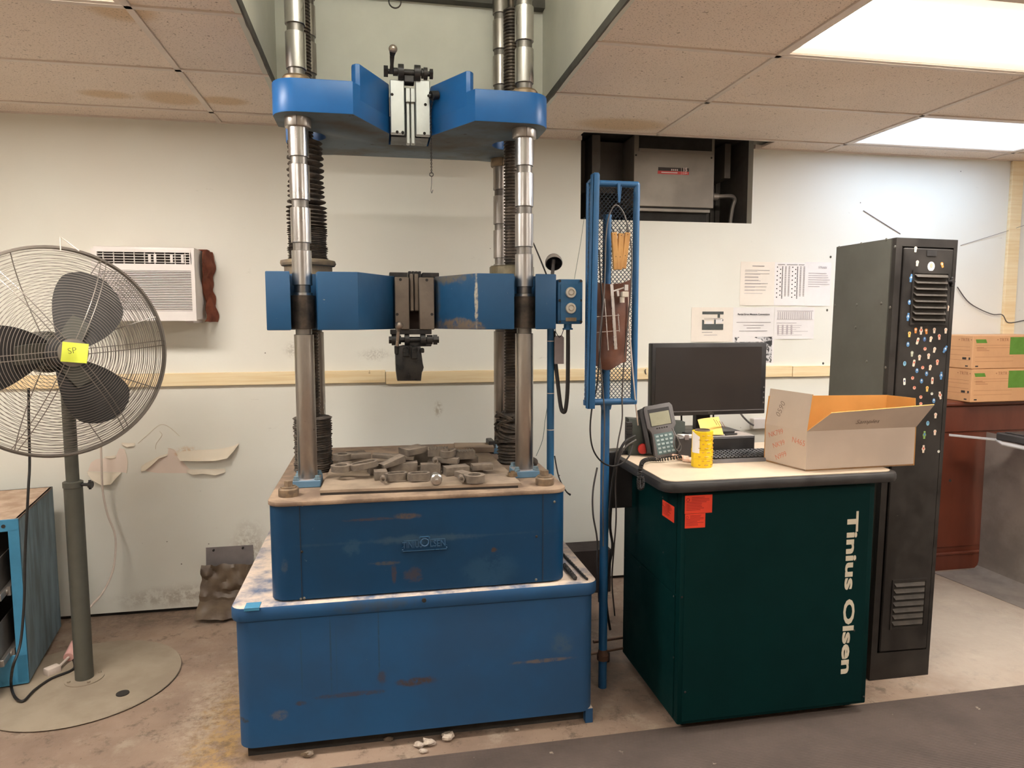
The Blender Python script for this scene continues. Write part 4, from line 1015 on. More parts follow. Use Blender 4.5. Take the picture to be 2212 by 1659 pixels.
grid(bm, lea, 14, 22); solidify(bm, .006)
o = obj('leather_pouch', bm, mt_leather, origin=tuple(at(1325, 795, YT))); tag(o, 'creased brown leather pad hanging in the mesh tray', 'pouch')
EX = thing('extensometer', 'chrome clamp-on gauge with long flat bar hanging over the leather pad', 'gauge', tuple(at(1328, 757, 2.745)))
YE = 2.742
def bar(bm, p, q, w, Y, t=.004):
    a = at(p[0], p[1], Y); b_ = at(q[0], q[1], Y); d = b_-a; L = d.length; M_ = Matrix.Translation(a) @ Matrix.Rotation(math.atan2(d.x, d.z), 4, 'Y')
    box(bm, -w/2, w/2, -t/2, t/2, 0, L, bev=.0006, M=M_)
bm = NB(); bar(bm, (1321, 614), (1330, 755), .013, YE, .006); obj('long_bar', bm, mt_chrome, EX)
bm = NB(); bar(bm, (1306, 645), (1314, 757), .004, YE); obj('thin_rod', bm, mt_chrome, EX)
bm = NB(); bar(bm, (1324, 629), (1352, 620), .006, YE); box(bm, *[f for f in (at(1348, 618, YE).x, at(1356, 618, YE).x)], YE-.008, YE+.008, at(1350, 628, YE).z, at(1350, 615, YE).z, bev=.001); bar(bm, (1334, 628), (1335, 640), .010, YE, .008); obj('clamp_arm', bm, mt_chrome, EX)
bm = NB(); a = at(1342, 630, YE); b_ = at(1356, 642, YE); box(bm, a.x, b_.x, YE-.012, YE+.012, b_.z, a.z, bev=.002); cyl(bm, (a.x+.004, YE, b_.z-.022), (a.x+.004, YE, b_.z), .010, n=12); obj('transducer_head', bm, mt_dial, EX)
bm = NB(); bar(bm, (1335, 678), (1338, 717), .0035, YE); bar(bm, (1289, 684), (1338, 681), .0025, YE); bar(bm, (1289, 718), (1338, 714), .0025, YE); obj('spring_clip', bm, mt_chrome, EX)
def cable(name, pts, r, mat, lab, n=7, sub=6):
    P_ = smooth_path([at(*p) for p in pts], sub); bm = NB(); tube(bm, P_, r, n)
    lo = min(P_, key=lambda q: q.z); o = obj(name, bm, mat, origin=tuple(lo)); tag(o, lab, 'cable'); return o
cable('sensor_cable', [(1303, 1180, 2.80), (1302, 1060, 2.79), (1305, 960, 2.79), (1305, 880, 2.77), (1297, 790, 2.735), (1294, 740, 2.73), (1303, 660, 2.73), (1307, 580, 2.75), (1309, 510, 2.77), (1316, 465, 2.78), (1330, 443, 2.79), (1347, 460, 2.79), (1358, 500, 2.79), (1365, 550, 2.79), (1363, 620, 2.77), (1357, 690, 2.77), (1349, 770, 2.78), (1344, 850, 2.79), (1344, 905, 2.80), (1336, 950, 2.82), (1330, 990, 2.85), (1320, 1060, 2.9), (1313, 1150, 2.9)], .0032, mt_cord_g, 'grey sensor cable looped over the hanger of the mesh tray')
cable('sensor_cable', [(1294, 540, 2.76), (1297, 600, 2.74), (1301, 660, 2.735), (1297, 740, 2.735), (1290, 830, 2.70), (1279, 880, 2.69), (1275, 930, 2.70), (1281, 970, 2.72), (1298, 996, 2.75), (1322, 1007, 2.78), (1345, 1000, 2.78), (1360, 983, 2.80), (1366, 962, 2.84)], .0034, mt_cord, 'black cable sagging in a loop from the tray to the green cabinet')
cable('sensor_cable', [(1356, 630, 2.78), (1359, 700, 2.79), (1365, 780, 2.79), (1371, 850, 2.80), (1376, 900, 2.85), (1378, 918, 2.9)], .003, mt_cord_w, 'white cable running down the right of the mesh tray')
cable('power_cable', [(1290, 1010, 2.9), (1281, 1060, 2.9), (1281, 1110, 2.9), (1290, 1165, 2.9), (1290, 1220, 2.9), (1294, 1300, 2.9)], .004, mt_cord_g, 'grey cable hanging left of the blue post')
cable('power_cable', [(1372, 942, 2.90), (1350, 955, 2.87), (1335, 985, 2.86), (1326, 1030, 2.86), (1318, 1130, 2.88), (1323, 1180, 2.88), (1315, 1230, 2.88), (1310, 1300, 2.90), (1318, 1360, 2.92)], .006, mt_cord, 'thick black cable going down behind the blue post')
cable('power_cable', [(1374, 950, 2.90), (1352, 965, 2.88), (1338, 990, 2.88), (1330, 1040, 2.88), (1331, 1120, 2.89), (1325, 1200, 2.90), (1322, 1260, 2.92), (1328, 1330, 2.93)], .0035, mt_cord_g, 'thin grey cable beside the thick black cable')

# ------------------------------------------------------------------ green control cabinet
GC = thing('control_cabinet', 'dark green control cabinet with cream desk top and vertical lettering', 'cabinet', (1.54, 2.75, 0))
CX0, CX1, CYF, CYB, CZ0, CZ1 = 1.124, 1.953, 2.440, 3.060, .042, .973
bm = NB(); box(bm, CX0, CX1, CYF, CYB, CZ0, CZ1, bev=.006, seg=2); obj('body', bm, mt_green, GC)
bm = NB(); box(bm, CX0+.018, CX1-.024, CYF-.0035, CYF, CZ0+.014, CZ1-.012, bev=.001); fp = obj('front_panel', bm, mt_green, GC)
bm = NB(); box(bm, CX0-.0035, CX0, CYF+.034, CYB-.02, .557, CZ1-.007, bev=.001); sp1 = obj('side_panel', bm, mt_green, GC)
bm = NB(); box(bm, CX0-.0035, CX0, CYF+.034, CYB-.02, CZ0+.012, .551, bev=.001); sp2 = obj('side_panel', bm, mt_green, GC)
me = textmesh('Tinius Olsen', .07, ext=.0006, bold=.0022)
xs = [v_.co.x for v_ in me.vertices]; ys = [v_.co.y for v_ in me.vertices]
cxm, cym = (min(xs)+max(xs))/2, (min(ys)+max(ys))/2
me.transform(Matrix.Diagonal((.674/(max(xs)-min(xs)), .0505/(max(ys)-min(ys)), 1, 1)) @ Matrix.Translation((-cxm, -cym, 0)))
me.transform(Matrix.Translation((1.8545, CYF-.0042, .5185)) @ Matrix(((0, 1, 0, 0), (0, 0, -1, 0), (-1, 0, 0, 0), (0, 0, 0, 1))))
obj('lettering', me, mt_white_ink, fp, label='cream vertical lettering')
for px, py in ((1473, 1063), (1683, 1053), (1850, 1044), (1473, 1290), (1848, 1210), (1480, 1495), (1845, 1362), (1866, 1505)):
    p = at(px, py, (CYF-.0035)); bm = NB(); sphere(bm, (p.x, (CYF-.0035), p.z), .0045, 5, (1, .5, 1)); obj('screw', bm, mt_black, fp)
for px, py in ((1454, 1058), (1432, 1074), (1433, 1193), (1376, 1150), (1350, 1205), (1455, 1288), (1455, 1420), (1383, 1225)):
    p = atx(px, py, (CX0-.0035)); bm = NB(); sphere(bm, ((CX0-.0035), p.y, p.z), .0045, 5, (.5, 1, 1)); obj('screw', bm, mt_black, sp1)
def red_label(c4, M_, w, h, parent):
    bm = NB(); box(bm, 0, w, 0, .0008, 0, h, M=M_)
    for k in range(9):
        z = h*(.86-.085*k); x0 = w*(.25 if k < 3 else .05); box(bm, x0, x0+w*random.uniform(.45, .68 if k < 3 else .88), -.0003, 0, z, z+h*.032, M=M_, mi=1)
    torus(bm, M_ @ Vector((w*.11, -.0002, h*.76)), h*.085, h*.015, (0, 1, 0), 12, 4, mi=1)
    obj('warning_label', bm, [mt_red, mt_red_ink], parent, smooth=0, label='bright red warning label with fine print')
for (x0, y0, x1, y1) in ((1480, 1071, 1538, 1107), (1480, 1111, 1523, 1139)):
    a = at(x0, y0, (CYF-.0043)); b_ = at(x1, y1, (CYF-.0043)); red_label(None, Matrix.Translation((a.x, (CYF-.0043), b_.z)), b_.x-a.x, a.z-b_.z, fp)
a = atx(1431, 1081, CX0-.0042); b_ = atx(1456, 1128, CX0-.0042)
red_label(None, Matrix.Translation((CX0-.0042, a.y, (a.z+b_.z)/2-.032)) @ Matrix.Rotation(R(-90), 4, 'Z'), a.y-b_.y, .064, sp1)
bm = NB(); prism(bm, rrect(1.034, 2.046, 2.397, 3.140, .065, 8), 'z', .9725, 1.0135, bev=.014); dk = obj('desk_edge', bm, mt_bull, GC)
bm = NB(); prism(bm, rrect(1.056, 2.024, 2.420, 3.120, .05, 8), 'z', 1.005, 1.0160); obj('desk_top', bm, mt_lam, GC)
a = at(1291, 972, 3.0); b_ = at(1337, 1091, 3.0)
bm = NB(); box(bm, 1.003, CX0, 2.95, 3.03, b_.z, a.z, bev=.004); obj('junction_box', bm, mt_black, GC)
for (x, y) in ((CX0+.05, CYF+.06), (CX0+.05, CYB-.06), (CX1-.05, CYF+.06), (CX1-.05, CYB-.06)):
    bm = NB(); cyl(bm, (x-.010, y, .025), (x+.010, y, .025), .0185, n=16); box(bm, x-.013, x+.013, y-.012, y+.012, .030, CZ0+.003); obj('caster', bm, mt_black, GC)

# ------------------------------------------------------------------ on the desk
ZD = 1.0165
MO = thing('monitor', 'black flat computer monitor switched off on the desk', 'monitor', (1.58, 3.03, 1.105))
YM = 2.915
a = at(1409, 742, YM); b_ = at(1652, 893, YM)
bm = NB(); box(bm, a.x, b_.x, YM, YM+.045, b_.z, a.z, bev=.004, seg=2); mon = obj('housing', bm, mt_black, MO)
bm = NB(); a2 = at(1417, 751, YM-.001); b2 = at(1642, 883, YM-.001); box(bm, a2.x, b2.x, YM-.001, YM+.003, b2.z, a2.z); obj('screen', bm, mt_screen, MO, smooth=0)
bm = NB(); box(bm, a.x+.006, b_.x-.006, YM-.002, YM, b2.z-.005, b2.z-.001); obj('bezel_strip', bm, mt_grey_pl, mon, smooth=0)
bm_ = NB(); bm_text(bm_, 'DELL', .012, fr((a.x+b_.x)/2+.01, YM-.0012, b_.z+.010), ext=.0003); obj('maker_mark', bm_, mt_rivet, mon, smooth=0)
for k in range(4):
    bm = NB(); p = at(1648, 836+11*k, YM); box(bm, b_.x-.012, b_.x-.006, YM-.002, YM, p.z-.004, p.z+.003); obj('button', bm, mt_grey_pl, mon, smooth=0)
bm = NB(); n0 = at(1497, 900, YM+.08); n1 = at(1527, 900, YM+.08); box(bm, n0.x, n1.x, YM+.045, YM+.085, 1.110, a.z-.1, bev=.003); obj('neck', bm, mt_black, MO)
bm = NB(); prism(bm, rrect(n0.x-.09, n1.x+.09, YM-.03, YM+.17, .02), 'z', ZD+.0885, ZD+.1005, bev=.003); obj('stand_base', bm, mt_black, MO)
f0 = atz(1462, 968, ZD); f1 = atz(1631, 960, ZD)
PCY = 2.835
PC = thing('desktop_computer', 'black slim desktop computer lying flat under the monitor', 'computer', (1.52, 2.97, ZD))
x0 = at(1466, 950, PCY).x; x1 = at(1631, 950, PCY).x
bm = NB(); box(bm, x0, x1, PCY, 3.115, ZD, ZD+.088, bev=.004); pcb = obj('case', bm, mk('pc_case', (.05, .045, .045), .5, dust=(.42, .36, .32), dustamt=.8), PC)
bm = NB(); box(bm, x0+.09, x1-.006, PCY-.003, PCY, ZD+.006, ZD+.080, bev=.001); obj('front_bezel', bm, mt_black, PC)
bm = NB(); p = at(1484, 945, PCY-.004); box(bm, p.x-.009, p.x+.009, PCY-.004, PCY, p.z-.011, p.z+.011); obj('badge', bm, mt_tagm, PC, smooth=0)
# keyboard
KB = thing('keyboard', 'dusty black keyboard in front of the computer', 'keyboard', (1.56, 2.76, ZD))
bm = NB(); prism(bm, [(2.690, ZD), (2.825, ZD), (2.825, ZD+.026), (2.695, ZD+.014)], 'x', 1.35, 1.76, bev=.003); obj('tray', bm, mt_grey_pl, KB)
bm = NB()
for r_ in range(6):
    for k in range(22):
        y = 2.704+.0195*r_; z = ZD+.0155+(y-2.695)*.088; box(bm, 1.354+.0183*k, 1.354+.0183*k+.0150, y, y+.0155, z, z+.007, bev=.0012)
o = obj('keys', bm, mt_black, KB, smooth=0); o['kind'] = 'stuff'
# handheld controller on its cradle
hp = atz(1440, 986, ZD)
HC = thing('handheld_controller', 'grey handheld controller with small screen and teal keypad leaning on its cradle', 'controller', (hp.x, hp.y, ZD), rot=(R(-14), R(-9), R(-6)))
H_, Wd = .232, .128
def loc(name, bm, mt, par=HC, **k): return obj(name, bm, mt, par, local=True, **k)
prof = [(-.050, .0), (.052, .0), (.056, .012), (.050, .105), (.054, .118), (.066, .135), (.066, .218), (.056, .232), (-.056, .232), (-.066, .218), (-.066, .135), (-.054, .118), (-.050, .105), (-.056, .012)]
bm = NB(); prism(bm, prof, 'y', -.022, .022, bev=.005); hb = loc('body', bm, mt_grey_pl)
bm = NB(); prism(bm, [(-.066, .02), (-.062, .228), (-.085, .222), (-.085, .03)], 'y', -.014, .03, bev=.004); loc('side_grip', bm, mt_black)
bm = NB(); box(bm, -.048, .048, -.0232, -.020, .138, .214); loc('screen_recess', bm, mt_black, smooth=0)
bm = NB(); box(bm, -.044, .044, -.0245, -.023, .140, .198); loc('lcd_screen', bm, mt_lcd, smooth=0)
bm = NB(); box(bm, -.042, .042, -.0235, -.021, .012, .104); kp = loc('keypad', bm, mt_keypad, smooth=0)
bm = NB()
for r_ in range(5):
    for k in range(4): box(bm, -.036+.0195*k, -.036+.0195*k+.0125, -.0255, -.0235, .018+.0175*r_, .018+.0175*r_+.0085)
o = obj('keys', bm, mt_key, HC, local=True, smooth=0); o['kind'] = 'stuff'
bm = NB(); [box(bm, -.026+.011*k, -.019+.011*k, -.0228, -.022, .124, .130) for k in range(5)]; o_ = loc('maker_mark', bm, mt_dark, smooth=0); o_['kind'] = 'stuff'
cr = atz(1385, 988, ZD)
CR = thing('cradle_box', 'dark green-grey cradle box behind the handheld controller', 'box', (cr.x, cr.y+.05, ZD), rz=R(-4))
bm = NB(); prism(bm, [(-.04, 0), (.22, 0), (.22, .145), (-.04, .165)], 'y', .0, .06, bev=.003); obj('case', bm, mk('cradle_green', (.05, .06, .052), .5), CR, local=True)
bm = NB(); lathe(bm, [(.004, -.028), (.022, -.026), (.024, -.020), (.020, -.008), (.010, -.004), (.010, .003)], (.02, 0, .032), n=20, axis='y'); obj('stop_button', bm, mk('stop_red', (.45, .02, .015), .4), CR, local=True)
bm = NB(); box(bm, -.052, -.025, -.006, .02, .045, .15, bev=.002)
for k in range(8): box(bm, -.054, -.024, -.009, -.006, .05+.012*k, .056+.012*k)
obj('connector_block', bm, mt_black, CR, local=True)
# coiled handset cord
pts = smooth_path([atz(1465, 983, ZD+.02)+Vector((0, -.03, 0)), atz(1430, 992, ZD+.014), atz(1405, 992, ZD+.016), at(1389, 997, 2.56), at(1383, 1015, 2.54), at(1380, 1040, 2.54), at(1382, 1054, 2.54), at(1388, 1050, 2.54), at(1387, 1030, 2.545)], 26)
hel = []; n = len(pts)
for i, p in enumerate(pts):
    tg = (pts[min(i+1, n-1)]-pts[max(i-1, 0)]).normalized(); u, w_ = frame_of(tg)
    for q in range(2):
        an = (i*2+q)*.9; hel.append(p+(u*math.cos(an)+w_*math.sin(an))*.0072)
bm = NB(); tube(bm, hel, .0026, 5); o = obj('coiled_cord', bm, mt_cord, origin=tuple(pts[-3])); tag(o, 'black coiled cord hanging over the left edge of the desk', 'cord')
bm = NB(); tube(bm, smooth_path([at(1452, 925, 2.83), at(1462, 945, 2.80), at(1471, 965, 2.79), at(1466, 975, 2.78), at(1455, 962, 2.78), at(1458, 940, 2.80), at(1468, 958, 2.79), at(1463, 972, 2.78)], 6), .003, 6); o = obj('loose_cable', bm, mt_cord_g, origin=tuple(at(1466, 975, 2.78))); tag(o, 'small bundle of grey cable right of the handheld controller', 'cable')
# yellow tape rolls in a stack
tp = atz(1523, 1010, ZD)
TY = thing('tape_stack', 'bright yellow wrapped stack of tape rolls with an open top on the desk', 'tape', (tp.x, tp.y+.03, ZD), rz=R(15))
HT = .148; nR = 4
bm = NB(); n8 = 10
for k in range(nR):
    z0 = HT*k/nR; z1 = HT*(k+1)/nR-.001; s = .0425+.001*math.sin(k*2)
    outer = [(s*math.cos(2*math.pi*i/n8)+.001*math.sin(k*3), s*math.sin(2*math.pi*i/n8)) for i in range(n8)]
    ringprism(bm, outer, [(.030*math.cos(2*math.pi*i/n8), .030*math.sin(2*math.pi*i/n8)) for i in range(n8)], 'z', z0, z1)
ty_ = obj('roll', bm, mt_yellow, TY, local=True, smooth=20)
bm = NB()
for r_ in range(8):
    z = .012+r_*.0172
    for i, (a0, wd) in enumerate(((-150+(r_ % 2)*18, 12), (-118+(r_ % 2)*14, 22), (-75+(r_ % 2)*12, 24), (-42, 12))):
        tube(bm, [(.0432*math.cos(R(a0+wd*t/4)), .0432*math.sin(R(a0+wd*t/4)), z) for t in range(5)], .0018, 4)
obj('print', bm, mk('tape_print', (.50, .24, .02), .5), TY, local=True)
bm = NB(); grid(bm, lambda u, v_: Vector((.0438*math.cos(R(165+50*u)), .0438*math.sin(R(165+50*u)), .06+v_*(.088-.02*u))), 6, 4); solidify(bm, .001); obj('torn_wrapper', bm, mt_paper, TY, local=True)
bm = NB(); lathe(bm, [(.0305, .0), (.0305, .152), (.0285, .153), (.0285, 0)], (0, 0, .0), n=20, closed=True); obj('cardboard_core', bm, mk('core_brown', (.2, .15, .12), .8), TY, local=True)
# small rolls left of the tape
for k, (px, py, lab) in enumerate(((1470, 987, 'left small pink paper roll beside the tape'), (1482, 991, 'middle small pink paper roll beside the tape'), (1494, 995, 'right small pink paper roll next to the yellow tape'))):
    p = atz(px, py, ZD+.009); d = Vector((.05, -.055, 0)); a = p-d*.5; b_ = p+d*.5
    bm = NB(); cyl(bm, a, b_, .0085, n=14); cyl(bm, b_, b_+d.normalized()*.0015, .005, n=10, mi=1)
    o = obj('paper_roll', bm, [mk('roll_pink', (.62, .36, .24), .7, col2=(.75, .6, .5), sc=60), mt_tagm], origin=(p.x, p.y, ZD)); tag(o, lab, 'roll', 'small rolls on the desk')
bm = NB(); a = atz(1556, 998, ZD); prism(bm, [(a.x, a.y), (a.x+.25, a.y-.03), (a.x+.27, a.y+.02), (a.x, a.y+.045)], 'z', ZD+.0003, ZD+.0012)
o = obj('paper_sheet', bm, mt_paper_w, smooth=0, origin=(a.x, a.y, ZD)); tag(o, 'folded white paper lying on the desk in front of the keyboard', 'paper')
# yellow note pad, papers and pen on the computer
bm = NB(); a = at(1516, 905, 2.86); grid(bm, lambda u, v_: Vector((a.x+.098*u, 2.852+.05*v_+.006*math.sin(u*5), ZD+.092+.062*v_+.012*u*v_)), 6, 5); solidify(bm, .002)
o = obj('note_pad', bm, mk('note_yellow', (.80, .55, .13), .7, var=.1), origin=(a.x, 2.86, ZD+.09)); tag(o, 'creased yellow note propped up on the computer', 'note')
bm = NB(); 
for k in range(4): bar(bm, (1541+6*k, 905+2*k), (1549+6*k, 918+2*k), .0012, 2.860)
obj('pencil_marks', bm, mt_kraft_ink, o)
bm = NB(); a = at(1472, 915, 2.88); prism(bm, [(a.x, 2.86), (a.x+.10, 2.855), (a.x+.09, 2.90), (a.x-.01, 2.90)], 'z', ZD+.0885, ZD+.093); o = obj('paper_pile', bm, mt_paper, smooth=0, origin=(a.x, 2.88, ZD+.0885)); tag(o, 'thin pile of paper on the left of the computer', 'paper')
bm = NB(); a = at(1560, 928, 2.86); cyl(bm, (a.x+.01, 2.850, ZD+.092), (a.x+.07, 2.858, ZD+.092), .004, n=8); o = obj('marker_pen', bm, mt_black, origin=(a.x, 2.86, ZD+.088)); tag(o, 'black marker pen beside the yellow note', 'pen')
# wall outlet and cable behind the monitor
a = at(1628, 905, YW-.045); b_ = at(1662, 926, YW-.045)
PS = thing('power_outlet', 'white power outlet block on the wall right of the monitor', 'outlet', (a.x+.05, YW, b_.z))
bm = NB(); box(bm, a.x, b_.x+.05, YW-.045, YW, b_.z, a.z, bev=.004); obj('block', bm, mt_ac, PS)
bm = NB(); tube(bm, smooth_path([at(1597, 888, 3.6), at(1605, 900, 3.9), at(1618, 913, YW-.06), at(1628, 919, YW-.05)], 5), .006, 7); obj('plug_cable', bm, mt_cord_g, PS)
for k, (px, w_) in enumerate(((1472, .004), (1541, .004))):
    bm = NB(); tube(bm, smooth_path([at(px, 885, 3.0), at(px, 905, 3.02), at(px+1, 920, 3.04)], 4), w_, 6); o = obj('video_cable', bm, mt_cord, origin=tuple(at(px, 920, 3.04))); tag(o, ('left', 'right')[k]+' black cable hanging down behind the monitor', 'cable')
bm = NB(); tube(bm, smooth_path([at(1396, 795, YW-.01), at(1394, 802, YW-.03), at(1398, 815, YW-.01), at(1408, 828, YW-.01)], 5), .003, 5); o = obj('wall_cable', bm, mt_cord_g, origin=tuple(at(1408, 828, YW-.01))); tag(o, 'short cable end by the rail left of the monitor', 'cable')

# open cardboard box
A = atz(1740, 1018, ZD); Bq = atz(1975, 1005, ZD); Cq = atz(1650, 995, ZD); Dq = Bq+(Cq-A)*.62
hB = at(1745, 932, A.y).z-ZD
BX = thing('cardboard_box', 'open white cardboard box with kraft inside and red handwriting on the desk corner', 'box', (A.x, A.y, ZD))
up = Vector((0, 0, 1))
def panel(name, p0, p1, p2, p3, par=BX, t=.004, inside=None):
    """p0,p1 bottom edge, p2,p3 top edge; outer face p0 p1 p2 p3, thickness towards inside"""
    ed = (p1-p0).normalized(); av = ((p2-p1)+(p3-p0))*.5; nn = ed.cross(av).normalized()
    p2 = p2-nn*(p2-p0).dot(nn); p3 = p3-nn*(p3-p0).dot(nn)
    n_ = nn.copy(); n_ = n_ if n_.dot(inside-p0) > 0 else -n_
    bm = NB(); O = [bm.verts.new(p) for p in (p0, p1, p2, p3)]; I = [bm.verts.new(p+n_*t) for p in (p0, p1, p2, p3)]
    bm.faces.new(O).material_index = 0; bm.faces.new(list(reversed(I))).material_index = 1
    for i in range(4): bm.faces.new([O[i], I[i], I[(i+1) % 4], O[(i+1) % 4]]).material_index = 1
    return obj(name, bm, [mt_card_out, mt_card_in], par, smooth=0)
ctr = (A+Dq)/2+up*.08
U = up*hB
w1 = panel('side', A, Bq, Bq+U, A+U, inside=ctr); w2 = panel('side', Cq, A, A+U, Cq+U, inside=ctr); panel('side', Bq, Dq, Dq+U, Bq+U, inside=ctr); panel('side', Dq, Cq, Cq+U, Dq+U, inside=ctr)
bm = NB(); prism(bm, [(p.x, p.y) for p in (A, Bq, Dq, Cq)], 'z', ZD, ZD+.006); obj('bottom', bm, mt_card_in, BX, smooth=0)
f1_ = panel('flap', A+U, Bq+U, at(2018, 874, A.y-.06), at(1797, 893, A.y-.06), inside=ctr+up*.3)
f2_ = panel('flap', Cq+U, A+U, at(1765, 853, A.y+.005), at(1655, 838, Cq.y-.005), inside=ctr+up*.05)
panel('flap', Dq+U, Cq+U, Cq+U+up*.118+Vector((.012, 0, 0)), Dq+U+up*.118, inside=ctr+up*.05)
panel('flap', Bq+U, Dq+U, Dq+U+up*.118, Bq+U+up*.118+Vector((0, .01, 0)), inside=ctr+up*.05)
def planeM(o_, xd, yd):
    xd = xd.normalized(); yd = (yd-xd*yd.dot(xd)).normalized(); zd = xd.cross(yd); M_ = Matrix.Identity(4)
    for i in range(3): M_[i][0], M_[i][1], M_[i][2], M_[i][3] = xd[i], yd[i], zd[i], o_[i]
    return M_
mt_red_pen = flat('red_pen', (.62, .20, .12), .8); mt_pencil = flat('pencil_scrawl', (.20, .15, .12), .8)
SX = (A-Cq); offn = planeM(A, SX, up).col[2].xyz*.0006
def onside(u, v_, ang=0): return planeM(Cq+SX*u+U*v_+offn, SX, up) @ Matrix.Rotation(ang, 4, 'Z')
for s_, u, v_, an, sz in (('NK799', .28, .80, .35, .031), ('NK99', .36, .53, .40, .031), ('N999', .42, .24, .45, .031), ('N465', .82, .70, -.12, .033)):
    bm = NB(); bm_text(bm, s_, sz, onside(u, v_, an), ext=.0002, bold=-.0004, xs=.95)
    obj('red_handwriting', bm, mt_red_pen, w2, smooth=0)
fb = Cq+U; fa = A+U; ft = at(1655, 838, Cq.y-.005); FX = fa-fb; FY = ft-fb
bm = NB(); bm_text(bm, '0590', .036, planeM(fb+FX*.38+FY*.48, FX, FY) @ Matrix.Translation((0, 0, .0008)) @ Matrix.Rotation(1.1, 4, 'Z'), ext=.0002, bold=-.0006); obj('pencil_handwriting', bm, mt_pencil, f2_, smooth=0)
g0 = A+U; g1 = Bq+U; gt = at(1797, 893, A.y-.06); GX = g1-g0; GY = (gt-g0)-GX.normalized()*((gt-g0).dot(GX.normalized()))
bm = NB(); bm_text(bm, 'Samples', .034, planeM(g0+GX*.50+GY*.45, GX, GY) @ Matrix.Translation((0, 0, .0008)), ext=.0002, bold=-.0006); obj('pencil_handwriting', bm, mt_pencil, f1_, smooth=0)
bm = NB(); cc = A+Vector((.075, .075, .095)); sphere(bm, cc, .042, 9, (1.2, 1, 1))
for v_ in bm.verts: v_.co += (v_.co-cc)*.35*mnoise.noise(v_.co*28)
o = obj('crumpled_paper', bm, mk('crumple', (.78, .60, .44), .8), smooth=0, origin=(cc.x, cc.y, ZD+.006)); tag(o, 'crumpled pale paper inside the open cardboard box', 'paper')
# ------------------------------------------------------------------ locker
LK = thing('locker', 'tall narrow black metal locker with louvred door covered in fruit stickers', 'locker', (2.297, 2.862, 0), rot=(0, R(.9), 0))
LI = WM[LK.name].inverted()
W2, D2, LH = .151, .20, 1.96
def ll(name, bm, mt, par=LK, **k): return obj(name, bm, mt, par, local=True, **k)
bm = NB(); box(bm, -W2, W2, -D2+.02, D2, .0, LH, bev=.002)
for f in bm.faces: f.material_index = 1 if f.normal.x < -.9 or f.calc_center_median().x < -W2+.001 else 0
ll('carcass', bm, [mt_locker, mt_locker_side], smooth=0)
bm = NB(); ringprism(bm, [(-W2, .0), (W2, .0), (W2, LH), (-W2, LH)], [(-W2+.03, .125), (W2-.018, .125), (W2-.018, LH-.035), (-W2+.03, LH-.035)], 'y', -D2, -D2+.03); ll('front_frame', bm, mt_locker, smooth=0)
bm = NB(); box(bm, -W2+.038, W2-.022, -D2-.006, -D2+.014, .132, LH-.042, bev=.004); door = ll('door', bm, mt_locker)
def louvres(z0, z1, n, x0, x1, dp):
    bm = NB(); ringprism(bm, [(x0-.012, z0-.01), (x1+.012, z0-.01), (x1+.012, z1+.012), (x0-.012, z1+.012)], [(x0-.004, z0), (x1+.004, z0), (x1+.004, z1), (x0-.004, z1)], 'y', -D2-.010, -D2-.005); ll('louvre_frame', bm, mt_locker, door, smooth=0)
    bm = NB(); box(bm, x0-.004, x1+.004, -D2-.0065, -D2-.004, z0, z1); ll('louvre_opening', bm, mt_dark, door, smooth=0)
    h = (z1-z0)/n
    for k in range(n):
        z = z0+h*k; bm = NB()
        V = [(x0-.004, -D2-.0064, z+h*.92), (x1+.004, -D2-.0064, z+h*.92), (x1-.004, -D2-.006-dp, z+h*.38), (x0+.004, -D2-.006-dp, z+h*.38), (x0+.004, -D2-.004-dp, z+h*.30), (x1-.004, -D2-.004-dp, z+h*.30), (x0-.004, -D2-.004, z+h*.82), (x1+.004, -D2-.004, z+h*.82)]
        vv = [bm.verts.new(v_) for v_ in V]
        for q in ((0, 1, 2, 3), (3, 2, 5, 4), (4, 5, 7, 6), (6, 7, 1, 0), (0, 3, 4, 6), (1, 7, 5, 2)): bm.faces.new([vv[i] for i in q])
        ll('louvre', bm, mk_louv, door, smooth=0)
mk_louv = mk('louvre_metal', (.07, .06, .05), .4, .3, var=.4, sc=18)
def L2(px, py): return LI @ at(px, py, 2.657)
a = L2(1976, 590); b_ = L2(2038, 698); louvres(b_.z, a.z, 8, a.x, b_.x, .014)
a = L2(1932, 1258); b_ = L2(1990, 1350); louvres(b_.z, a.z, 7, a.x, b_.x, .009)
p = L2(2054, 609); bm = NB(); box(bm, p.x-.004, p.x+.006, -D2-.016, -D2-.004, p.z-.02, p.z+.02, bev=.002); cyl(bm, (p.x-.008, -D2-.03, p.z), (p.x-.008, -D2-.004, p.z), .008, n=12); ll('latch', bm, mt_black, door)
p = L2(2012, 547); bm = NB(); box(bm, p.x-.024, p.x+.024, -D2-.0085, -D2-.005, p.z-.012, p.z+.012); ll('number_plate', bm, mt_black, door, smooth=0)
for px, py in ((1811, 534), (1859, 526), (1913, 517), (1932, 533), (1793, 555), (1804, 660), (1851, 658), (1904, 655), (1923, 664), (1787, 670), (1874, 781), (1915, 794), (1780, 785), (1849, 707)):
    p = LI @ atx(px, py, 2.146+.0157*1.7); bm = NB(); sphere(bm, (-W2, p.y, p.z), .0065, 5, (.6, 1, 1)); ll('rivet', bm, mt_rivet)
SM = {k: flat('sticker_'+k, c_, .5) for k, c_ in dict(cream=(.72, .60, .48), pink=(.70, .38, .28), red=(.55, .09, .05), blue=(.09, .22, .42), cyan=(.22, .45, .58), navy=(.06, .10, .24), yellow=(.70, .50, .14), green=(.22, .36, .10), orange=(.68, .26, .06), white=(.78, .76, .70), grey=(.38, .40, .30)).items()}
def kshape(s): return arc(0, .004*s, .0072*s, -40, 220, 12)+[(-.0045*s, -.013*s), (.0045*s, -.013*s)]
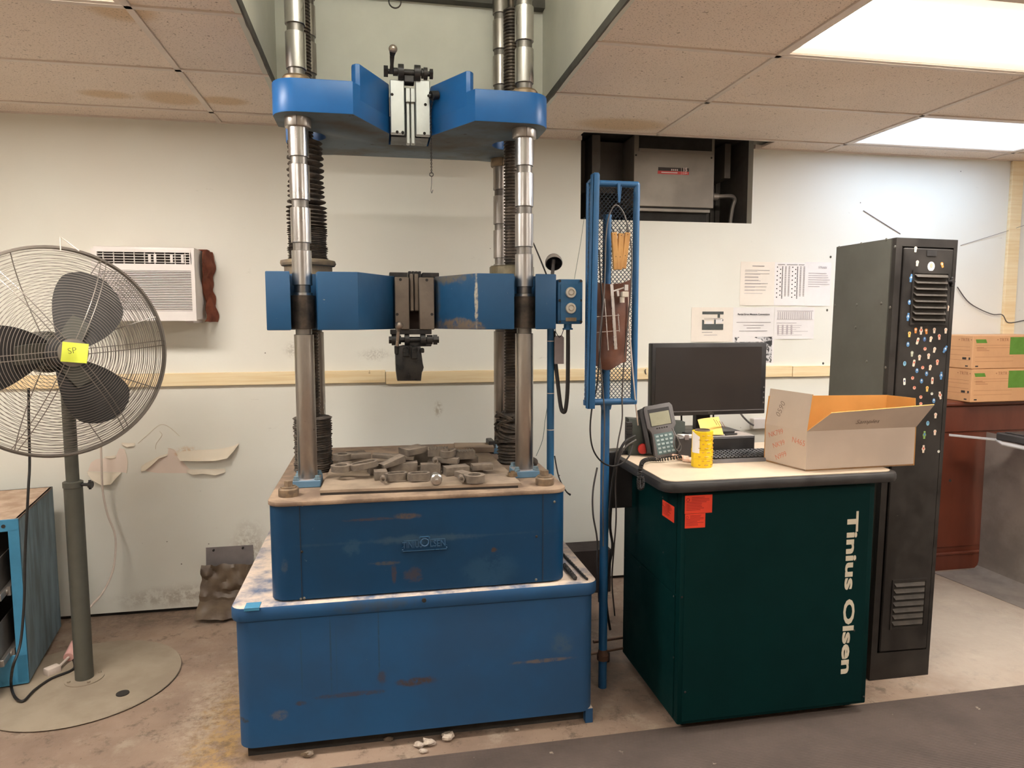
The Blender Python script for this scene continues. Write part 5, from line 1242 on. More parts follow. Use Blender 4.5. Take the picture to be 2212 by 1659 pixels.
def oval(s, rx=.0075, rz=.0105): return [(rx*s*math.cos(2*math.pi*i/16), rz*s*math.sin(2*math.pi*i/16)) for i in range(16)]
def tall(s): return rrect(-.0055*s, .0055*s, -.015*s, .015*s, .004*s, 3)
def tallb(s): return arc(0, 0, .0085*s, -55, 55, 6)+[(.0045*s, .017*s), (-.0045*s, .017*s)]+arc(0, 0, .0085*s, 125, 235, 6)+[(-.0045*s, -.017*s), (.0045*s, -.017*s)]
KIND = {'K': (kshape, 'cream', 'pink', oval, .42), 'P': (kshape, 'pink', 'red', oval, .42), 'B': (oval, 'blue', 'white', oval, .35), 'N': (oval, 'navy', 'cyan', oval, .4), 'C': (oval, 'cyan', 'blue', oval, .5), 'R': (lambda s: oval(s, .0075, .0075), 'pink', 'red', oval, .4), 'T': (tall, 'cream', 'red', oval, .45),
        'Q': (tallb, 'cream', 'red', oval, .5), 'X': (tallb, 'blue', 'white', oval, .4), 'G': (tallb, 'green', 'blue', oval, .6), 'Y': (kshape, 'yellow', 'red', oval, .35), 'O': (kshape, 'orange', 'white', oval, .4), 'W': (lambda s: oval(s, .006, .006), 'white', 'grey', oval, .4), 'E': (kshape, 'grey', 'white', oval, .3), 'M': (lambda s: oval(s, .0175, .020), 'white', 'pink', oval, 1.0), 'V': (tall, 'white', 'navy', oval, .4)}
ST_ = [(308,125,'O',0),(370,130,'Q',0),(430,135,'O',10),(523,125,'K',0),(655,128,'K',0),(235,170,'Y',0),(580,200,'P',5),(330,250,'T',-15),(410,228,'N',0),(483,225,'K',-10),(218,288,'B',0),(415,340,'R',0),(525,350,'K',-10),(648,345,'X',-28),(265,395,'E',0),(352,438,'K',0),(457,422,'K',0),(180,510,'C',0),(287,505,'T',-8),(558,492,'P',0),(388,557,'R',0),(322,592,'B',0),(476,553,'K',-8),(433,627,'B',0),(602,650,'X',0),(272,677,'R',0),(375,712,'B',0),(500,707,'T',0),(177,718,'V',4),(292,790,'R',0),(440,800,'Y',0),(495,858,'W',0),(590,878,'Q',14),(367,897,'R',0),(517,940,'B',0),(367,975,'R',0),(537,1108,'K',0),(447,1200,'C',0),(408,1335,'G',0),(530,1303,'K',0),(397,1497,'Q',0),(573,1525,'W',0)]
STP = [(1920+z*.18692, 690+w_*.18692, k, r_) for z, w_, k, r_ in ST_]+[(1940+z*.1206, 520+w_*.1206, k, r_) for z, w_, k, r_ in ((310,150,'K',-4),(620,215,'W',0),(340,400,'K',-5),(785,430,'O',20),(588,460,'M',0),(230,670,'X',-8),(198,1103,'B',0),(175,1365,'X',-4),(885,1205,'K',0))]
for px, py, k, r_ in STP:
    sh, c1, c2, sh2, s2 = KIND[k]; p = L2(px, py)
    M_ = Matrix.Translation((p.x, -D2-.0062, p.z)) @ Matrix.Rotation(R(-r_), 4, 'Y')
    bm = NB(); prism(bm, sh(1.0), 'y', -.0006, 0, M_); prism(bm, [(x, z+.003) for x, z in sh2(s2)], 'y', -.0010, -.0006, M_, mi=1)
    ll('sticker', bm, [SM[c1], SM[c2]], door, smooth=0)

# ------------------------------------------------------------------ papers taped to the wall
def paper(c, label, content, mat=mt_paper, lift=.004):
    (x0, y0), (x1, y1) = c; a = at(x0, y0, YW); b_ = at(x1, y1, YW); w_, h = b_.x-a.x, a.z-b_.z
    t = thing('wall_paper_sheet', label, 'paper', (a.x+w_/2, YW, b_.z), group='papers taped to the back wall')
    bm = NB(); grid(bm, lambda u, v_: Vector((a.x+w_*u, YW-.0012-lift*(abs(v_-.5)*2)**3*math.sin(u*3.1)-lift*.3*math.sin(u*6), b_.z+h*v_)), 8, 8); solidify(bm, .0004); obj('sheet', bm, mat, t)
    def Yp(u, v_): return YW-.0024-lift*(abs(v_-.5)*2)**3*math.sin(u*3.1)-lift*.3*math.sin(u*6)-.0006
    for nm, mt_, rects in content(w_, h):
        bm = NB()
        for (u0, u1, v0, v1) in rects:
            y = min(Yp((u0+u1)/2, (v0+v1)/2), Yp(u0, v0), Yp(u1, v1)); box(bm, a.x+w_*u0, a.x+w_*u1, y, y+.0003, b_.z+h*v0, b_.z+h*v1)
        o_ = obj(nm, bm, mt_, t, smooth=0)
        if len(rects) > 1: o_['kind'] = 'stuff'
    return t, a, b_
def lines(n, v1, dv, u0=.12, u1=.86, hgt=.012, seed=1):
    r = random.Random(seed); return [(u0, u0+(u1-u0)*r.uniform(.5, 1), v1-dv*k, v1-dv*k+hgt) for k in range(n)]
paper(((1600, 565), (1671, 660)), 'upper left typed sheet on the wall', lambda w_, h: [('print', mt_grey_ink, lines(7, .80, .075, .13, .86, .010, 2)), ('print', mt_pale_ink, lines(8, .775, .072, .12, .7, .010, 3)), ('heading', mt_grey_ink, [(.33, .68, .895, .912)])], mt_paper_w)
dots = []
for s0 in (.06, .54):
    for k in range(15):
        v0 = .88-.05*k; dots += [(s0+(.10 if k % 2 else .0), s0+(.13 if k % 2 else .03), v0, v0+.026)]
dots2 = [(s0+.16, s0+.19, .89-.027*k, .89-.027*k+.018) for s0 in (.06, .54) for k in range(28)]
cols = [(s0+d, s0+d+.05, .18, .905) for s0 in (.06, .54) for d in (.25, .36)]
paper(((1674, 567), (1739, 660)), 'upper middle sheet with two columns of black dots on the wall', lambda w_, h: [('dots', mt_ink, dots), ('dots', mt_ink, dots2), ('print', mt_grey_ink, [(c_[0], c_[1], .90-.022*k, .90-.022*k+.012) for c_ in cols for k in range(32)]), ('heading', mt_grey_ink, [(.08, .3, .945, .96), (.36, .7, .945, .96), (.74, .92, .945, .96)])])
t, a, b_ = paper(((1740, 566), (1792, 661)), 'upper right sheet half hidden behind the locker', lambda w_, h: [('print', mt_pale_ink, lines(7, .74, .05, .12, .98, .014, 5))])
bm = NB(); bm_text(bm, 'STRAIN', .018, fr(at(1776, 578, YW).x, YW-.006, at(1776, 578, YW).z), ext=.0002); obj('heading', bm, mt_grey_ink, t, smooth=0)
paper(((1494, 664), (1582, 738)), 'lower left sheet with a dark block diagram on the wall', lambda w_, h: [('diagram', mk('diagram_grey', (.085, .095, .09), .7), [(.25, .76, .80, .88), (.25, .76, .35, .52), (.25, .30, .52, .62), (.62, .68, .70, .80), (.25, .29, .60, .64), (.72, .76, .60, .66), (.54, .58, .5, .66)]), ('diagram_box', mt_paper, [(.42, .64, .42, .50), (.34, .50, .48, .60), (.55, .74, .55, .66)]), ('print', mt_grey_ink, [(.25, .5, .27, .285), (.3, .7, .64, .65), (.3, .74, .68, .69)]), ('print', mt_pale_ink, [(.3, .62, .19, .205)])], mt_paper_w)
t, a, b_ = paper(((1584, 664), (1670, 738)), 'lower middle sheet with a bold error message heading on the wall', lambda w_, h: [('print', mt_grey_ink, [(.08, .92, .56, .575), (.25, .75, .475, .49), (.33, .67, .40, .415), (.15, .84, .31, .325)])])
bm = NB(); bm_text(bm, 'Partial Error Message Conventions', .0155, fr(at(1627, 679, YW).x, YW-.0075, at(1627, 679, YW).z), ext=.0002, bold=.0003); obj('heading', bm, mt_ink, t, smooth=0)
tb_ = [(.08+.052*k, .10+.052*k, .62, .86) for k in range(17)]
paper(((1673, 664), (1757, 732)), 'lower right sheet with pale tables on the wall', lambda w_, h: [('table', mt_pale_ink, tb_+[(.06, .96, .88, .90), (.06, .55, .5, .52), (.06, .96, .62, .63)]+lines(6, .42, .06, .08, .9, .012, 9)), ('table', mt_pale_ink, [(.08+.11*k, .12+.11*k, .15, .45) for k in range(4)])])
mt_photo, nt, P = newmat('photocopy'); v = coords(nt); k_ = ramp(nt, noise(nt, v, 32, 5, .7), .46, .54); lk(nt, mix(nt, k_, (.03, .03, .03), (.62, .6, .6)), P.inputs['Base Color']); P.inputs['Roughness'].default_value = .7
paper(((1584, 726), (1670, 789)), 'photocopied picture sheet half hidden behind the monitor', lambda w_, h: [('picture', mt_photo, [(.03, .95, .10, .97)])], lift=.002)

# ------------------------------------------------------------------ heater in the recess
x0, x1, z0, z1 = rect_at(1370, 1541, 316, 450, YW+.05)
HT_ = thing('unit_heater', 'grey metal unit heater hung in the wall recess with red and black label', 'heater', ((x0+x1)/2, YW+.2, z0-.03))
bm = NB(); box(bm, x0, x1, YW+.05, YW+.36, z0, 2.72, bev=.003); hb = obj('casing', bm, mt_heater, HT_)
a = at(1381, 322, YW+.05); b_ = at(1532, 332, YW+.05)
bm = NB(); box(bm, x0+.03, x1-.02, YW+.047, YW+.06, b_.z, 2.715); obj('discharge_slot', bm, mt_dark, HT_, smooth=0)
bm = NB(); prism(bm, [(x0+.03, b_.z+.012), (x1-.02, b_.z+.012), (x1-.02, b_.z-.004), (x0+.03, b_.z-.004)], 'y', YW+.040, YW+.050); obj('slot_lip', bm, mt_heater, HT_, smooth=0)
bm = NB(); box(bm, x0+.01, x1-.02, YW+.06, YW+.35, z0-.012, z0); box(bm, x0, x1-.025, YW+.045, YW+.35, z0-.028, z0-.012, mi=1); obj('drip_rail', bm, [mt_dark, mt_heater], HT_, smooth=0)
bm = NB(); box(bm, x0+.02, x1-.03, YW+.08, YW+.34, z0-.08, z0-.028); obj('lower_duct', bm, mt_dark, HT_, smooth=0)
YL_ = YW+.049
ax0, ax1, az0, az1 = rect_at(1422, 1488, 361, 378, YL_)
t0, t1 = az0+(az1-az0)*.50, az1
lb = None
bm = NB(); box(bm, ax0, ax1, YL_-.0006, YL_, t0, t1); lb = obj('maker_label', bm, mt_ink, HT_, smooth=0, label='black and red label')
bm = NB(); box(bm, ax0-.003, ax1, YL_-.0007, YL_, az0, t0-.001); obj('red_band', bm, mk('label_red', (.62, .05, .04), .5), lb, smooth=0)
bm = NB(); xm = ax0+(ax1-ax0)*.87; xd = ax0+(ax1-ax0)*.75; bm_text(bm, '15', .030, fr(xm, YL_-.001, (t0+t1)/2), ext=.0003, bold=.001); [box(bm, ax0+(ax1-ax0)*(.42+.06*k), ax0+(ax1-ax0)*(.455+.06*k), YL_-.001, YL_, (t0+t1)/2-.008, (t0+t1)/2+.002) for k in range(4)]
box(bm, xd-.0008, xd+.0008, YL_-.001, YL_, az0, t1); box(bm, ax0+.02, xd-.025, YL_-.0012, YL_, (az0+t0)/2-.003, (az0+t0)/2+.003); bm_text(bm, '2.8A', .018, fr(xm, YL_-.001, (az0+t0)/2), ext=.0003)
o_ = obj('label_print', bm, flat('label_print', (.75, .6, .55)), lb, smooth=0); o_['kind'] = 'stuff'
for px, py in ((1374, 335), (1537, 341)):
    p = at(px, py, YW+.05); bm = NB(); sphere(bm, (p.x, YW+.05, p.z), .006, 5, (1, .5, 1)); obj('screw', bm, mt_dark, HT_)
bm = NB(); tube(bm, smooth_path([at(1541, 425, YW+.16), at(1560, 424, YW+.16), at(1580, 424, YW+.16), at(1587, 432, YW+.17), at(1582, 450, YW+.18), at(1576, 490, YW+.20)], 5), .013, 10)
p = at(1545, 425, YW+.16); cyl(bm, p+Vector((-.02, 0, 0)), p+Vector((.015, 0, 0)), .024, n=12); obj('conduit', bm, mt_galv, HT_)
for q in ((NX0+.10, NX0+.15, YW+.1, YW+.42, NZ, 2.72), (NX0, x0, YW+.25, YW+.40, NZ+.2, 2.72), (x1+.12, x1+.16, YW+.15, YW+.42, NZ+.3, 2.72)):
    bm = NB(); box(bm, *q); obj('hanger_strut', bm, mt_recess, HT_, smooth=0)

# ------------------------------------------------------------------ brown cabinet, cartons and sheet metal on the right
YCF = 3.80
zt = at(2050, 868, YCF).z
BC = thing('brown_cabinet', 'low reddish brown wooden cabinet against the wall behind the locker', 'cabinet', (3.9, 3.93, 0))
bm = NB(); box(bm, 3.20, 4.75, YCF+.02, YW-.005, .09, zt-.03, bev=.003); obj('carcass', bm, mt_brown, BC)
bm = NB(); box(bm, 3.18, 4.78, YCF-.008, YW-.004, zt-.03, zt, bev=.010, seg=3); obj('top_board', bm, mt_brown, BC)
zb = at(2050, 934, YCF).z
bm = NB(); box(bm, 3.21, 4.74, YCF+.010, YCF+.02, zb, zt-.034, bev=.002); obj('drawer_front', bm, mt_brown, BC)
bm = NB(); box(bm, 3.21, 4.74, YCF+.012, YCF+.02, .15, zb-.008, bev=.002); dr = obj('door', bm, mt_brown, BC)
bm = NB(); p = at(2052, 1038, YCF+.012); cyl(bm, (p.x, YCF+.0105, p.z), (p.x, YCF+.02, p.z), .009, n=14); obj('hole', bm, mt_dark, dr)
bm = NB(); box(bm, 3.19, 4.76, YCF+.004, YW-.005, .0, .10, bev=.002); box(bm, 3.18, 4.77, YCF-.004, YCF+.02, .10, .118, bev=.004); obj('plinth', bm, mt_brown, BC)
YK = 3.735
def carton(z0, h, xl, lab, g):
    t = thing('carton', lab, 'carton', (xl+.3, YK+.15, z0), group=g)
    bm = NB(); box(bm, xl, xl+.62, YK, YK+.32, z0, z0+h, bev=.004); bd = obj('body', bm, mt_kraft, t)
    bm = NB()
    for v_ in (.22, .35, .62, .70): box(bm, xl+.02, xl+.30, YK-.0006, YK, z0+h*v_, z0+h*v_+.0016)
    for v_ in (.25, .40, .55, .65): box(bm, xl-.0006, xl, YK+.02, YK+.30, z0+h*v_, z0+h*v_+.0016)
    for k in range(3): box(bm, xl+.03, xl+.03+.05+.02*k, YK-.0006, YK, z0+h*(.63-.045*k), z0+h*(.63-.045*k)+.003)
    bm_text(bm, '\u2022 TRTR \u2022', .028, fr(xl+.225, YK-.0006, z0+h*.86), ext=.0003); bm_text(bm, '\u2022 TRTR \u2022', .028, Matrix.Translation((xl-.0006, YK+.06, z0+h*.86)) @ Matrix.Rotation(R(-90), 4, 'Z') @ FRONT, ext=.0003)
    obj('print', bm, mt_kraft_ink, bd, smooth=0)
    bm = NB(); prism(bm, [(xl+.018, z0+h*.88), (xl+.092, z0+h*.88), (xl+.102, z0+h*.77), (xl+.026, z0+h*.77)], 'y', YK-.0008, YK); obj('green_mark', bm, mt_carton_green, bd, smooth=0)
    bm = NB(); box(bm, xl+.27, xl+.50, YK-.0008, YK, z0+h*.42, z0+h*.94); obj('green_mark', bm, mt_carton_green, bd, smooth=0)
    for q in ((xl-.0008, xl, YK+.015, YK+.027, z0+h*.27, z0+h*.34), (xl-.0008, xl, YK+.045, YK+.075, z0+h*.27, z0+h*.34), (xl+.025, xl+.045, YK-.0008, YK, z0+h*.06, z0+h*.10), (xl-.0008, xl, YK+.03, YK+.05, z0+h*.06, z0+h*.10)):
        bm = NB(); box(bm, *q); obj('black_mark', bm, mt_ink, bd, smooth=0)
hC = at(2100, 800, YK).z-at(2100, 872, YK).z
carton(zt+.0005, hC-.001, at(2097, 850, YK).x, 'lower kraft carton with green print on the brown cabinet', 'kraft cartons on the brown cabinet')
carton(zt+hC+.001, hC, at(2101, 760, YK).x, 'upper kraft carton with green print on top of the stack', 'kraft cartons on the brown cabinet')
bm = NB()
XW = 3.80
prof = [(3.47, .004), (3.72, .004), (3.77, .010), (3.795, .03), (3.803, .06), (3.803, .90), (3.806, .90), (3.806, .06), (3.80, .026), (3.775, .006), (3.72, .0), (3.47, .0)]
rows = []
V = [[bm.verts.new((x+(0 if x > 3.6 else (.06 if y < 3.4 else .0)), y, z)) for x, z in prof] for y in (3.775, 3.2, 2.75)]
n = len(prof)
for a_, b2 in zip(V, V[1:]):
    for i in range(n): bm.faces.new([a_[i], b2[i], b2[(i+1) % n], a_[(i+1) % n]])
bm.faces.new(V[0]); bm.faces.new(list(reversed(V[-1])))
o = obj('bent_sheet', bm, mt_sheet, origin=(3.7, 3.3, 0)); tag(o, 'bare bent steel sheet standing on the floor in front of the brown cabinet', 'sheet metal')
zbd = .905
bm = NB(); pts = [atz(2050, 937, zbd), atz(2152, 947, zbd), atz(2165, 954, zbd), atz(2240, 969, zbd)]; pt2 = [atz(2240, 976, zbd), atz(2163, 959, zbd), atz(2150, 950, zbd), atz(2050, 940, zbd)]
prism(bm, [(p.x, p.y) for p in pts+pt2], 'z', zbd-.006, zbd)
o = obj('white_strip', bm, mt_tagm if False else mk('strip_grey', (.5, .47, .44), .6), smooth=0, origin=(4.0, 3.6, zbd-.006)); tag(o, 'narrow white strip along the top of the bent steel sheet', 'strip')
bm = NB(); p = atz(2150, 950, zbd); box(bm, p.x, p.x+.55, p.y-.25, p.y, zbd+.001, zbd+.045, bev=.006); box(bm, p.x+.03, p.x+.5, p.y-.22, p.y-.03, zbd+.045, zbd+.052, bev=.003)
o = obj('black_tray', bm, mk('tray_black', (.04, .036, .036), .4), origin=(p.x+.2, p.y-.1, zbd)); tag(o, 'flat black equipment tray behind the white strip at the right edge', 'tray')
for pts, r, lab in (([(1865, 455, YW-.003), (1905, 480, YW-.004), (1945, 505, YW-.003)], .0025, 'thin wire on the wall above the locker'), ([(2068, 620, YW-.01), (2095, 655, YW-.01), (2140, 678, YW-.02), (2165, 680, YW-.02), (2178, 697, YW-.026), (2212, 692, YW-.01)], .0035, 'sagging thin wire on the wall right of the locker'), ([(2075, 530, YW-.004), (2150, 507, YW-.01), (2212, 487, YW-.026)], .0015, 'taut thin string across the batten')):
    P_ = smooth_path([at(*p) for p in pts], 5); bm = NB(); tube(bm, P_, r, 5); o = obj('wall_wire', bm, mt_cord_g if r > .003 else mt_tagm, origin=tuple(P_[-1])); tag(o, lab, 'wire')
# ------------------------------------------------------------------ window air conditioner
YA = 3.84
x0, x1, z0, z1 = rect_at(196, 424, 533, 692, YA)
z0 = at(424, 693, YA).z; z1 = at(424, 534, YA).z
AC = thing('air_conditioner', 'white through-wall air conditioner behind the fan', 'air conditioner', ((x0+x1)/2, YW, z0))
bm = NB(); box(bm, x0, x1, YA+.02, YW, z0+.006, z1, bev=.006, seg=2); obj('case', bm, mt_ac, AC)
bm = NB(); zc_ = at(410, 573, YA).z
gx0, gx1 = x0+.025, at(409, 560, YA).x; gz1 = at(409, 546, YA).z; gz0 = at(409, 571, YA).z; hx1 = at(413, 600, YA).x; hz1 = at(413, 585, YA).z; hz0 = at(413, 672, YA).z
ringprism(bm, [(x0-.004, z0), (x1+.002, z0), (x1+.002, z1-.014), (x0-.004, z1-.014)], [(gx0, hz0), (hx1, hz0), (hx1, gz1), (gx0, gz1)], 'y', YA, YA+.022)
box(bm, gx0, hx1, YA, YA+.022, hz1, gz0); box(bm, gx1, hx1+.004, YA, YA+.02, gz0, gz1)
obj('front_bezel', bm, mt_ac, AC, smooth=0)
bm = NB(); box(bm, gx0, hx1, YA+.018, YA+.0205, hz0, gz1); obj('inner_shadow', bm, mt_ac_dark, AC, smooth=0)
for k in range(24):
    z = hz0+(hz1-hz0)*(k+.2)/24; bm = NB(); prism(bm, [(YA+.001, z), (YA+.014, z+.004), (YA+.014, z+.0062), (YA+.001, z+.0042)], 'x', gx0, hx1); obj('louvre_slat', bm, mt_ac, AC, smooth=0)
for k in range(4):
    z = gz0+(gz1-gz0)*(k+.6)/4.4; bm = NB(); box(bm, gx0, gx1, YA+.002, YA+.012, z, z+.0026); obj('vent_slat', bm, mt_ac, AC, smooth=0)
for k in range(9):
    x = gx0+(gx1-gx0)*(k+.5)/9; bm = NB(); box(bm, x, x+.003, YA+.006, YA+.018, gz0, gz1); obj('vent_vane', bm, mt_ac, AC, smooth=0)
bm = NB()
for fx in (.56, .62, .80, .92):
    x = gx0+(gx1-gx0)*fx; box(bm, x-.006, x+.006, YA+.004, YA+.010, gz0+.006, gz1-.008); cyl(bm, (x, YA+.001, (gz0+gz1)/2-.004), (x, YA+.006, (gz0+gz1)/2-.004), .006, n=8)
obj('control_knob', bm, mt_ac, AC)
bm = NB(); box(bm, x1-.06, x1-.02, YA+.03, YW, z0-.012, z0+.006, bev=.002); obj('drain_foot', bm, mt_ac, AC)
bm = NB()
def clo(u, v_):
    zz = z1-.005-(z1-z0+.0)*v_; x = x1+.010+.030*u+.008*math.sin(v_*9)+.010*v_*u
    y = YW-.004-.11*(1-u)*(.7+.3*math.sin(v_*7))-.02*abs(math.sin(v_*13+u*3))*(1-u*.6)
    return Vector((x+.012*mnoise.noise(Vector((u*3, v_*7, 1))), y, zz))
grid(bm, clo, 8, 30); solidify(bm, .006); box(bm, x0+.1, x1+.03, YW-.06, YW-.002, z1-.004, z1+.005, bev=.002)
o = obj('stuffed_cloth', bm, mt_cloth, origin=(x1+.03, YW-.02, z0)); tag(o, 'rust brown cloth stuffed along the right side of the air conditioner', 'cloth')

# ------------------------------------------------------------------ pedestal fan
PX, PY = -1.312, 3.335
FN = thing('pedestal_fan', 'large grey pedestal fan with three dark blades and a yellow sticky note', 'fan', (PX, PY, 0))
bm = NB(); nb = 64
ho = atz(265, 1500, .01); hc = (ho.x, ho.y)
lathe(bm, [(.02, .004), (.39, .003), (.395, .006), (.393, .009), (.30, .013), (.10, .016), (.02, .016)], (PX, PY, 0), n=64); fb_ = obj('base_plate', bm, mt_fan_base, FN)
bm = NB(); cyl(bm, (hc[0], hc[1], .012), (hc[0], hc[1], .0168), .026, n=24); obj('hole', bm, mt_dark, fb_)
bm = NB(); lathe(bm, [(.04, .016), (.078, .016), (.078, .020), (.04, .021)], (PX, PY, 0), n=32); fg = obj('foot_ring', bm, mt_fan_base, FN)
for k in range(4):
    a = R(35+90*k); bm = NB(); hexnut(bm, (PX+.062*math.cos(a), PY+.062*math.sin(a), .020), (PX+.062*math.cos(a), PY+.062*math.sin(a), .027), .007); obj('bolt', bm, mt_fan_base, fg)
bm = NB(); lathe(bm, [(.037, .018), (.037, .890), (.040, .892), (.040, .915), (.034, .918), (.030, .918)], (PX, PY, 0), n=28); obj('outer_pole', bm, mt_fan_grey, FN)
bm = NB(); lathe(bm, [(.026, .91), (.026, 1.42), (.001, 1.42)], (PX, PY, 0), n=24); obj('inner_pole', bm, mt_fan_grey, FN)
bm = NB(); zk = .903; cyl(bm, (PX+.035, PY-.01, zk), (PX+.075, PY-.02, zk), .007, n=10); cyl(bm, (PX+.075, PY-.02, zk-.020), (PX+.075, PY-.02, zk+.020), .006, n=8); cyl(bm, (PX+.072, PY-.02, zk), (PX+.084, PY-.022, zk), .016, n=10); obj('clamp_knob', bm, mt_black, FN)
# head frame: z axis of the head = blowing direction
RCn = Vector((-1.275, 3.19, 1.487)); FD = Vector((math.sin(R(40)), -math.cos(R(40)), .02)).normalized()
hx = Vector((0, 0, 1)).cross(FD).normalized()*1; hy = FD.cross(hx).normalized()
HM = Matrix.Identity(4)
for i in range(3): HM[i][0], HM[i][1], HM[i][2], HM[i][3] = hx[i], hy[i], FD[i], RCn[i]
FRd = .424
def H3(x, y, z): return HM @ Vector((x, y, z))
def fdome(r): t = r/FRd; return .135*(1-t**2.6)+.012
def rdome(r): t = r/FRd; return -.100*(1-t**3.0)-.012
def ring(bm, r, z, w_, n=72, k=5): tube(bm, [H3(r*math.cos(2*math.pi*i/n), r*math.sin(2*math.pi*i/n), z) for i in range(n)], w_, k, closed=True)
bm = NB(); r = .055
while r < FRd-.004: ring(bm, r, fdome(r), .0013, 64, 4); r += .0108
o = obj('front_guard_rings', bm, mt_fan_wire, FN); o['kind'] = 'stuff'
bm = NB(); r = .07
while r < FRd-.004: ring(bm, r, rdome(r), .0013, 56, 4); r += .0150
o = obj('rear_guard_rings', bm, mt_fan_wire, FN); o['kind'] = 'stuff'
bm = NB()
for z in (-.012, 0, .012): ring(bm, FRd, z, .0038, 96, 6)
ring(bm, FRd+.004, 0, .006, 96, 6); obj('guard_rim', bm, mt_fan_rim, FN)
for k in range(6):
    a = R(4+60*k)
    for s in (-.011, .011):
        bm = NB(); tube(bm, [H3(rr*math.cos(a)-s*math.sin(a), rr*math.sin(a)+s*math.cos(a), fdome(rr)-.003) for rr in [.05+.374*i/14 for i in range(15)]], .0019, 5); obj('guard_spoke', bm, mt_fan_wire, FN)
for k in range(8):
    a = R(20+45*k); bm = NB(); tube(bm, [H3(rr*math.cos(a), rr*math.sin(a), rdome(rr)+.003) for rr in [.06+.364*i/14 for i in range(15)]], .0022, 5); obj('guard_spoke', bm, mt_fan_wire, FN)
bm = NB(); lathe(bm, [(.001, .150), (.040, .150), (.056, .146), (.056, .140), (.001, .140)], (0, 0, 0), n=32, M=HM); obj('guard_badge', bm, mt_fan_rim, FN)
# motor, hub and blades
bm = NB(); lathe(bm, [(.03, -.27), (.075, -.26), (.088, -.23), (.088, -.13), (.06, -.11), (.02, -.11), (.02, -.02)], (0, 0, 0), n=28, M=HM); obj('motor', bm, mt_fan_grey, FN)
bm = NB(); a = H3(0, 0, -.17); tube(bm, [Vector((PX, PY, 1.38)), Vector((PX, PY, 1.43)), a+Vector((0, 0, -.06)), a], .022, 10); obj('neck_bracket', bm, mt_fan_grey, FN)
bm = NB(); lathe(bm, [(.02, -.05), (.062, -.045), (.066, -.01), (.05, .03), (.02, .04), (.001, .04)], (0, 0, 0), n=28, M=HM); obj('hub', bm, mt_blade, FN)
for k, ang in enumerate((53, -60, 180)):
    bm = NB()
    def bl(u, v_):
        r = .045+u*.308; half = (.048+.096*math.sin(min(1, u*1.12)*math.pi*.72)**.9)*(1 if u < .72 else math.sqrt(max(0, 1-((u-.72)/.285)**2))*.985+.015)
        s = (v_-.5)*2*half; tw = R(33-15*u)
        a = R(ang); lx, ly = r, s*math.cos(tw)+.05*u-.01
        return H3(lx*math.cos(a)-ly*math.sin(a), lx*math.sin(a)+ly*math.cos(a), -s*math.sin(tw)*.62-.01)
    grid(bm, bl, 16, 10); solidify(bm, .003); bd = obj('blade', bm, mt_blade, FN)
    bm = NB()
    def br(u, v_):
        r = .04+u*.12; s = (v_-.5)*2*(.040+.006*math.sin(u*3.1)); a = R(ang); tw = R(33-6*u); ly = s*math.cos(tw)+.012*u-.004
        return H3(r*math.cos(a)-ly*math.sin(a), r*math.sin(a)+ly*math.cos(a), -s*math.sin(tw)*.62+.0)
    grid(bm, br, 4, 4); solidify(bm, .004); obj('blade_arm', bm, mt_fan_grey, bd)
# sticky note on the guard
nc = at(172, 765, RCn.y-.13)
nc = H3(0, 0, .156)
bm = NB(); right = Vector((math.cos(R(30)), math.sin(R(30)), 0)); 
nx = (AR*.98).normalized(); nz = Vector((0, 0, 1))
NM = planeM(nc, nx*1-FD*nx.dot(FD), nz) @ Matrix.Rotation(R(-6), 4, 'Z')
NM = NM if (NM.col[2].xyz.dot(FD) > 0) else NM
grid(bm, lambda u, v_: NM @ Vector(((u-.5)*.094, (v_-.5)*.078, .006*abs(u-.5)*2-.010*max(0, .35-v_))), 6, 6); solidify(bm, .0008)
o = obj('sticky_note', bm, mt_note, origin=tuple(nc)); tag(o, 'yellow sticky note stuck to the centre of the fan guard', 'note')
bm = NB(); bm_text(bm, 'SP', .034, NM @ Matrix.Translation((-.012, .006, .0105)) @ Matrix.Rotation(.25, 4, 'Z'), ext=.0003, bold=-.0007); obj('handwriting', bm, mt_ink, o, smooth=0)
# bent wire sticking up behind the fan
bm = NB(); tube(bm, [at(131, 542, 3.15), at(130, 511, 3.15), at(142, 520, 3.15), at(171, 542, 3.15)], .0025, 6); o = obj('bent_wire', bm, mt_cord_w, origin=tuple(at(131, 542, 3.15))); tag(o, 'bent pale wire poking up above the fan guard', 'wire')
# cords
def cord(par, pts, r, mat, lab, sub=7):
    P_ = smooth_path(pts, sub); bm = NB(); tube(bm, P_, r, 8); return obj('power_cord', bm, mat, par, label=lab)
cord(FN, [at(62, 838, 3.36), at(62, 900, 3.34), at(64, 1000, 3.30), at(61, 1060, 3.26), at(54, 1200, 3.22), at(52, 1300, 3.20), at(44, 1390, 3.17), at(28, 1440, 3.13), atz(24, 1478, .03), atz(32, 1505, .024), atz(50, 1514, .022), atz(75, 1490, .022), atz(110, 1466, .022), atz(150, 1450, .022), atz(161, 1440, .022), atz(158, 1425, .015), atz(148, 1425, .012)], .0055, mt_cord, 'black fan cord hanging down beside the blue drawers to the floor')
cord(AC, [at(218, 960, 3.98), at(219, 1000, 3.98), at(222, 1060, 3.98), at(232, 1110, 3.97), at(247, 1150, 3.96), at(250, 1185, 3.95), at(243, 1235, 3.9), at(222, 1280, 3.8), at(192, 1315, 3.7), at(178, 1345, 3.62)], .0055, mt_cord_w, 'white cord running down the wall from the air conditioner')
SPn = thing('plug_adapter', 'white plug with pink collar lying on the floor by the fan post', 'plug', tuple(atz(125, 1440, 0)))
bm = NB(); a = atz(98, 1452, .03); b_ = atz(128, 1440, .03); c_ = atz(148, 1420, .035)
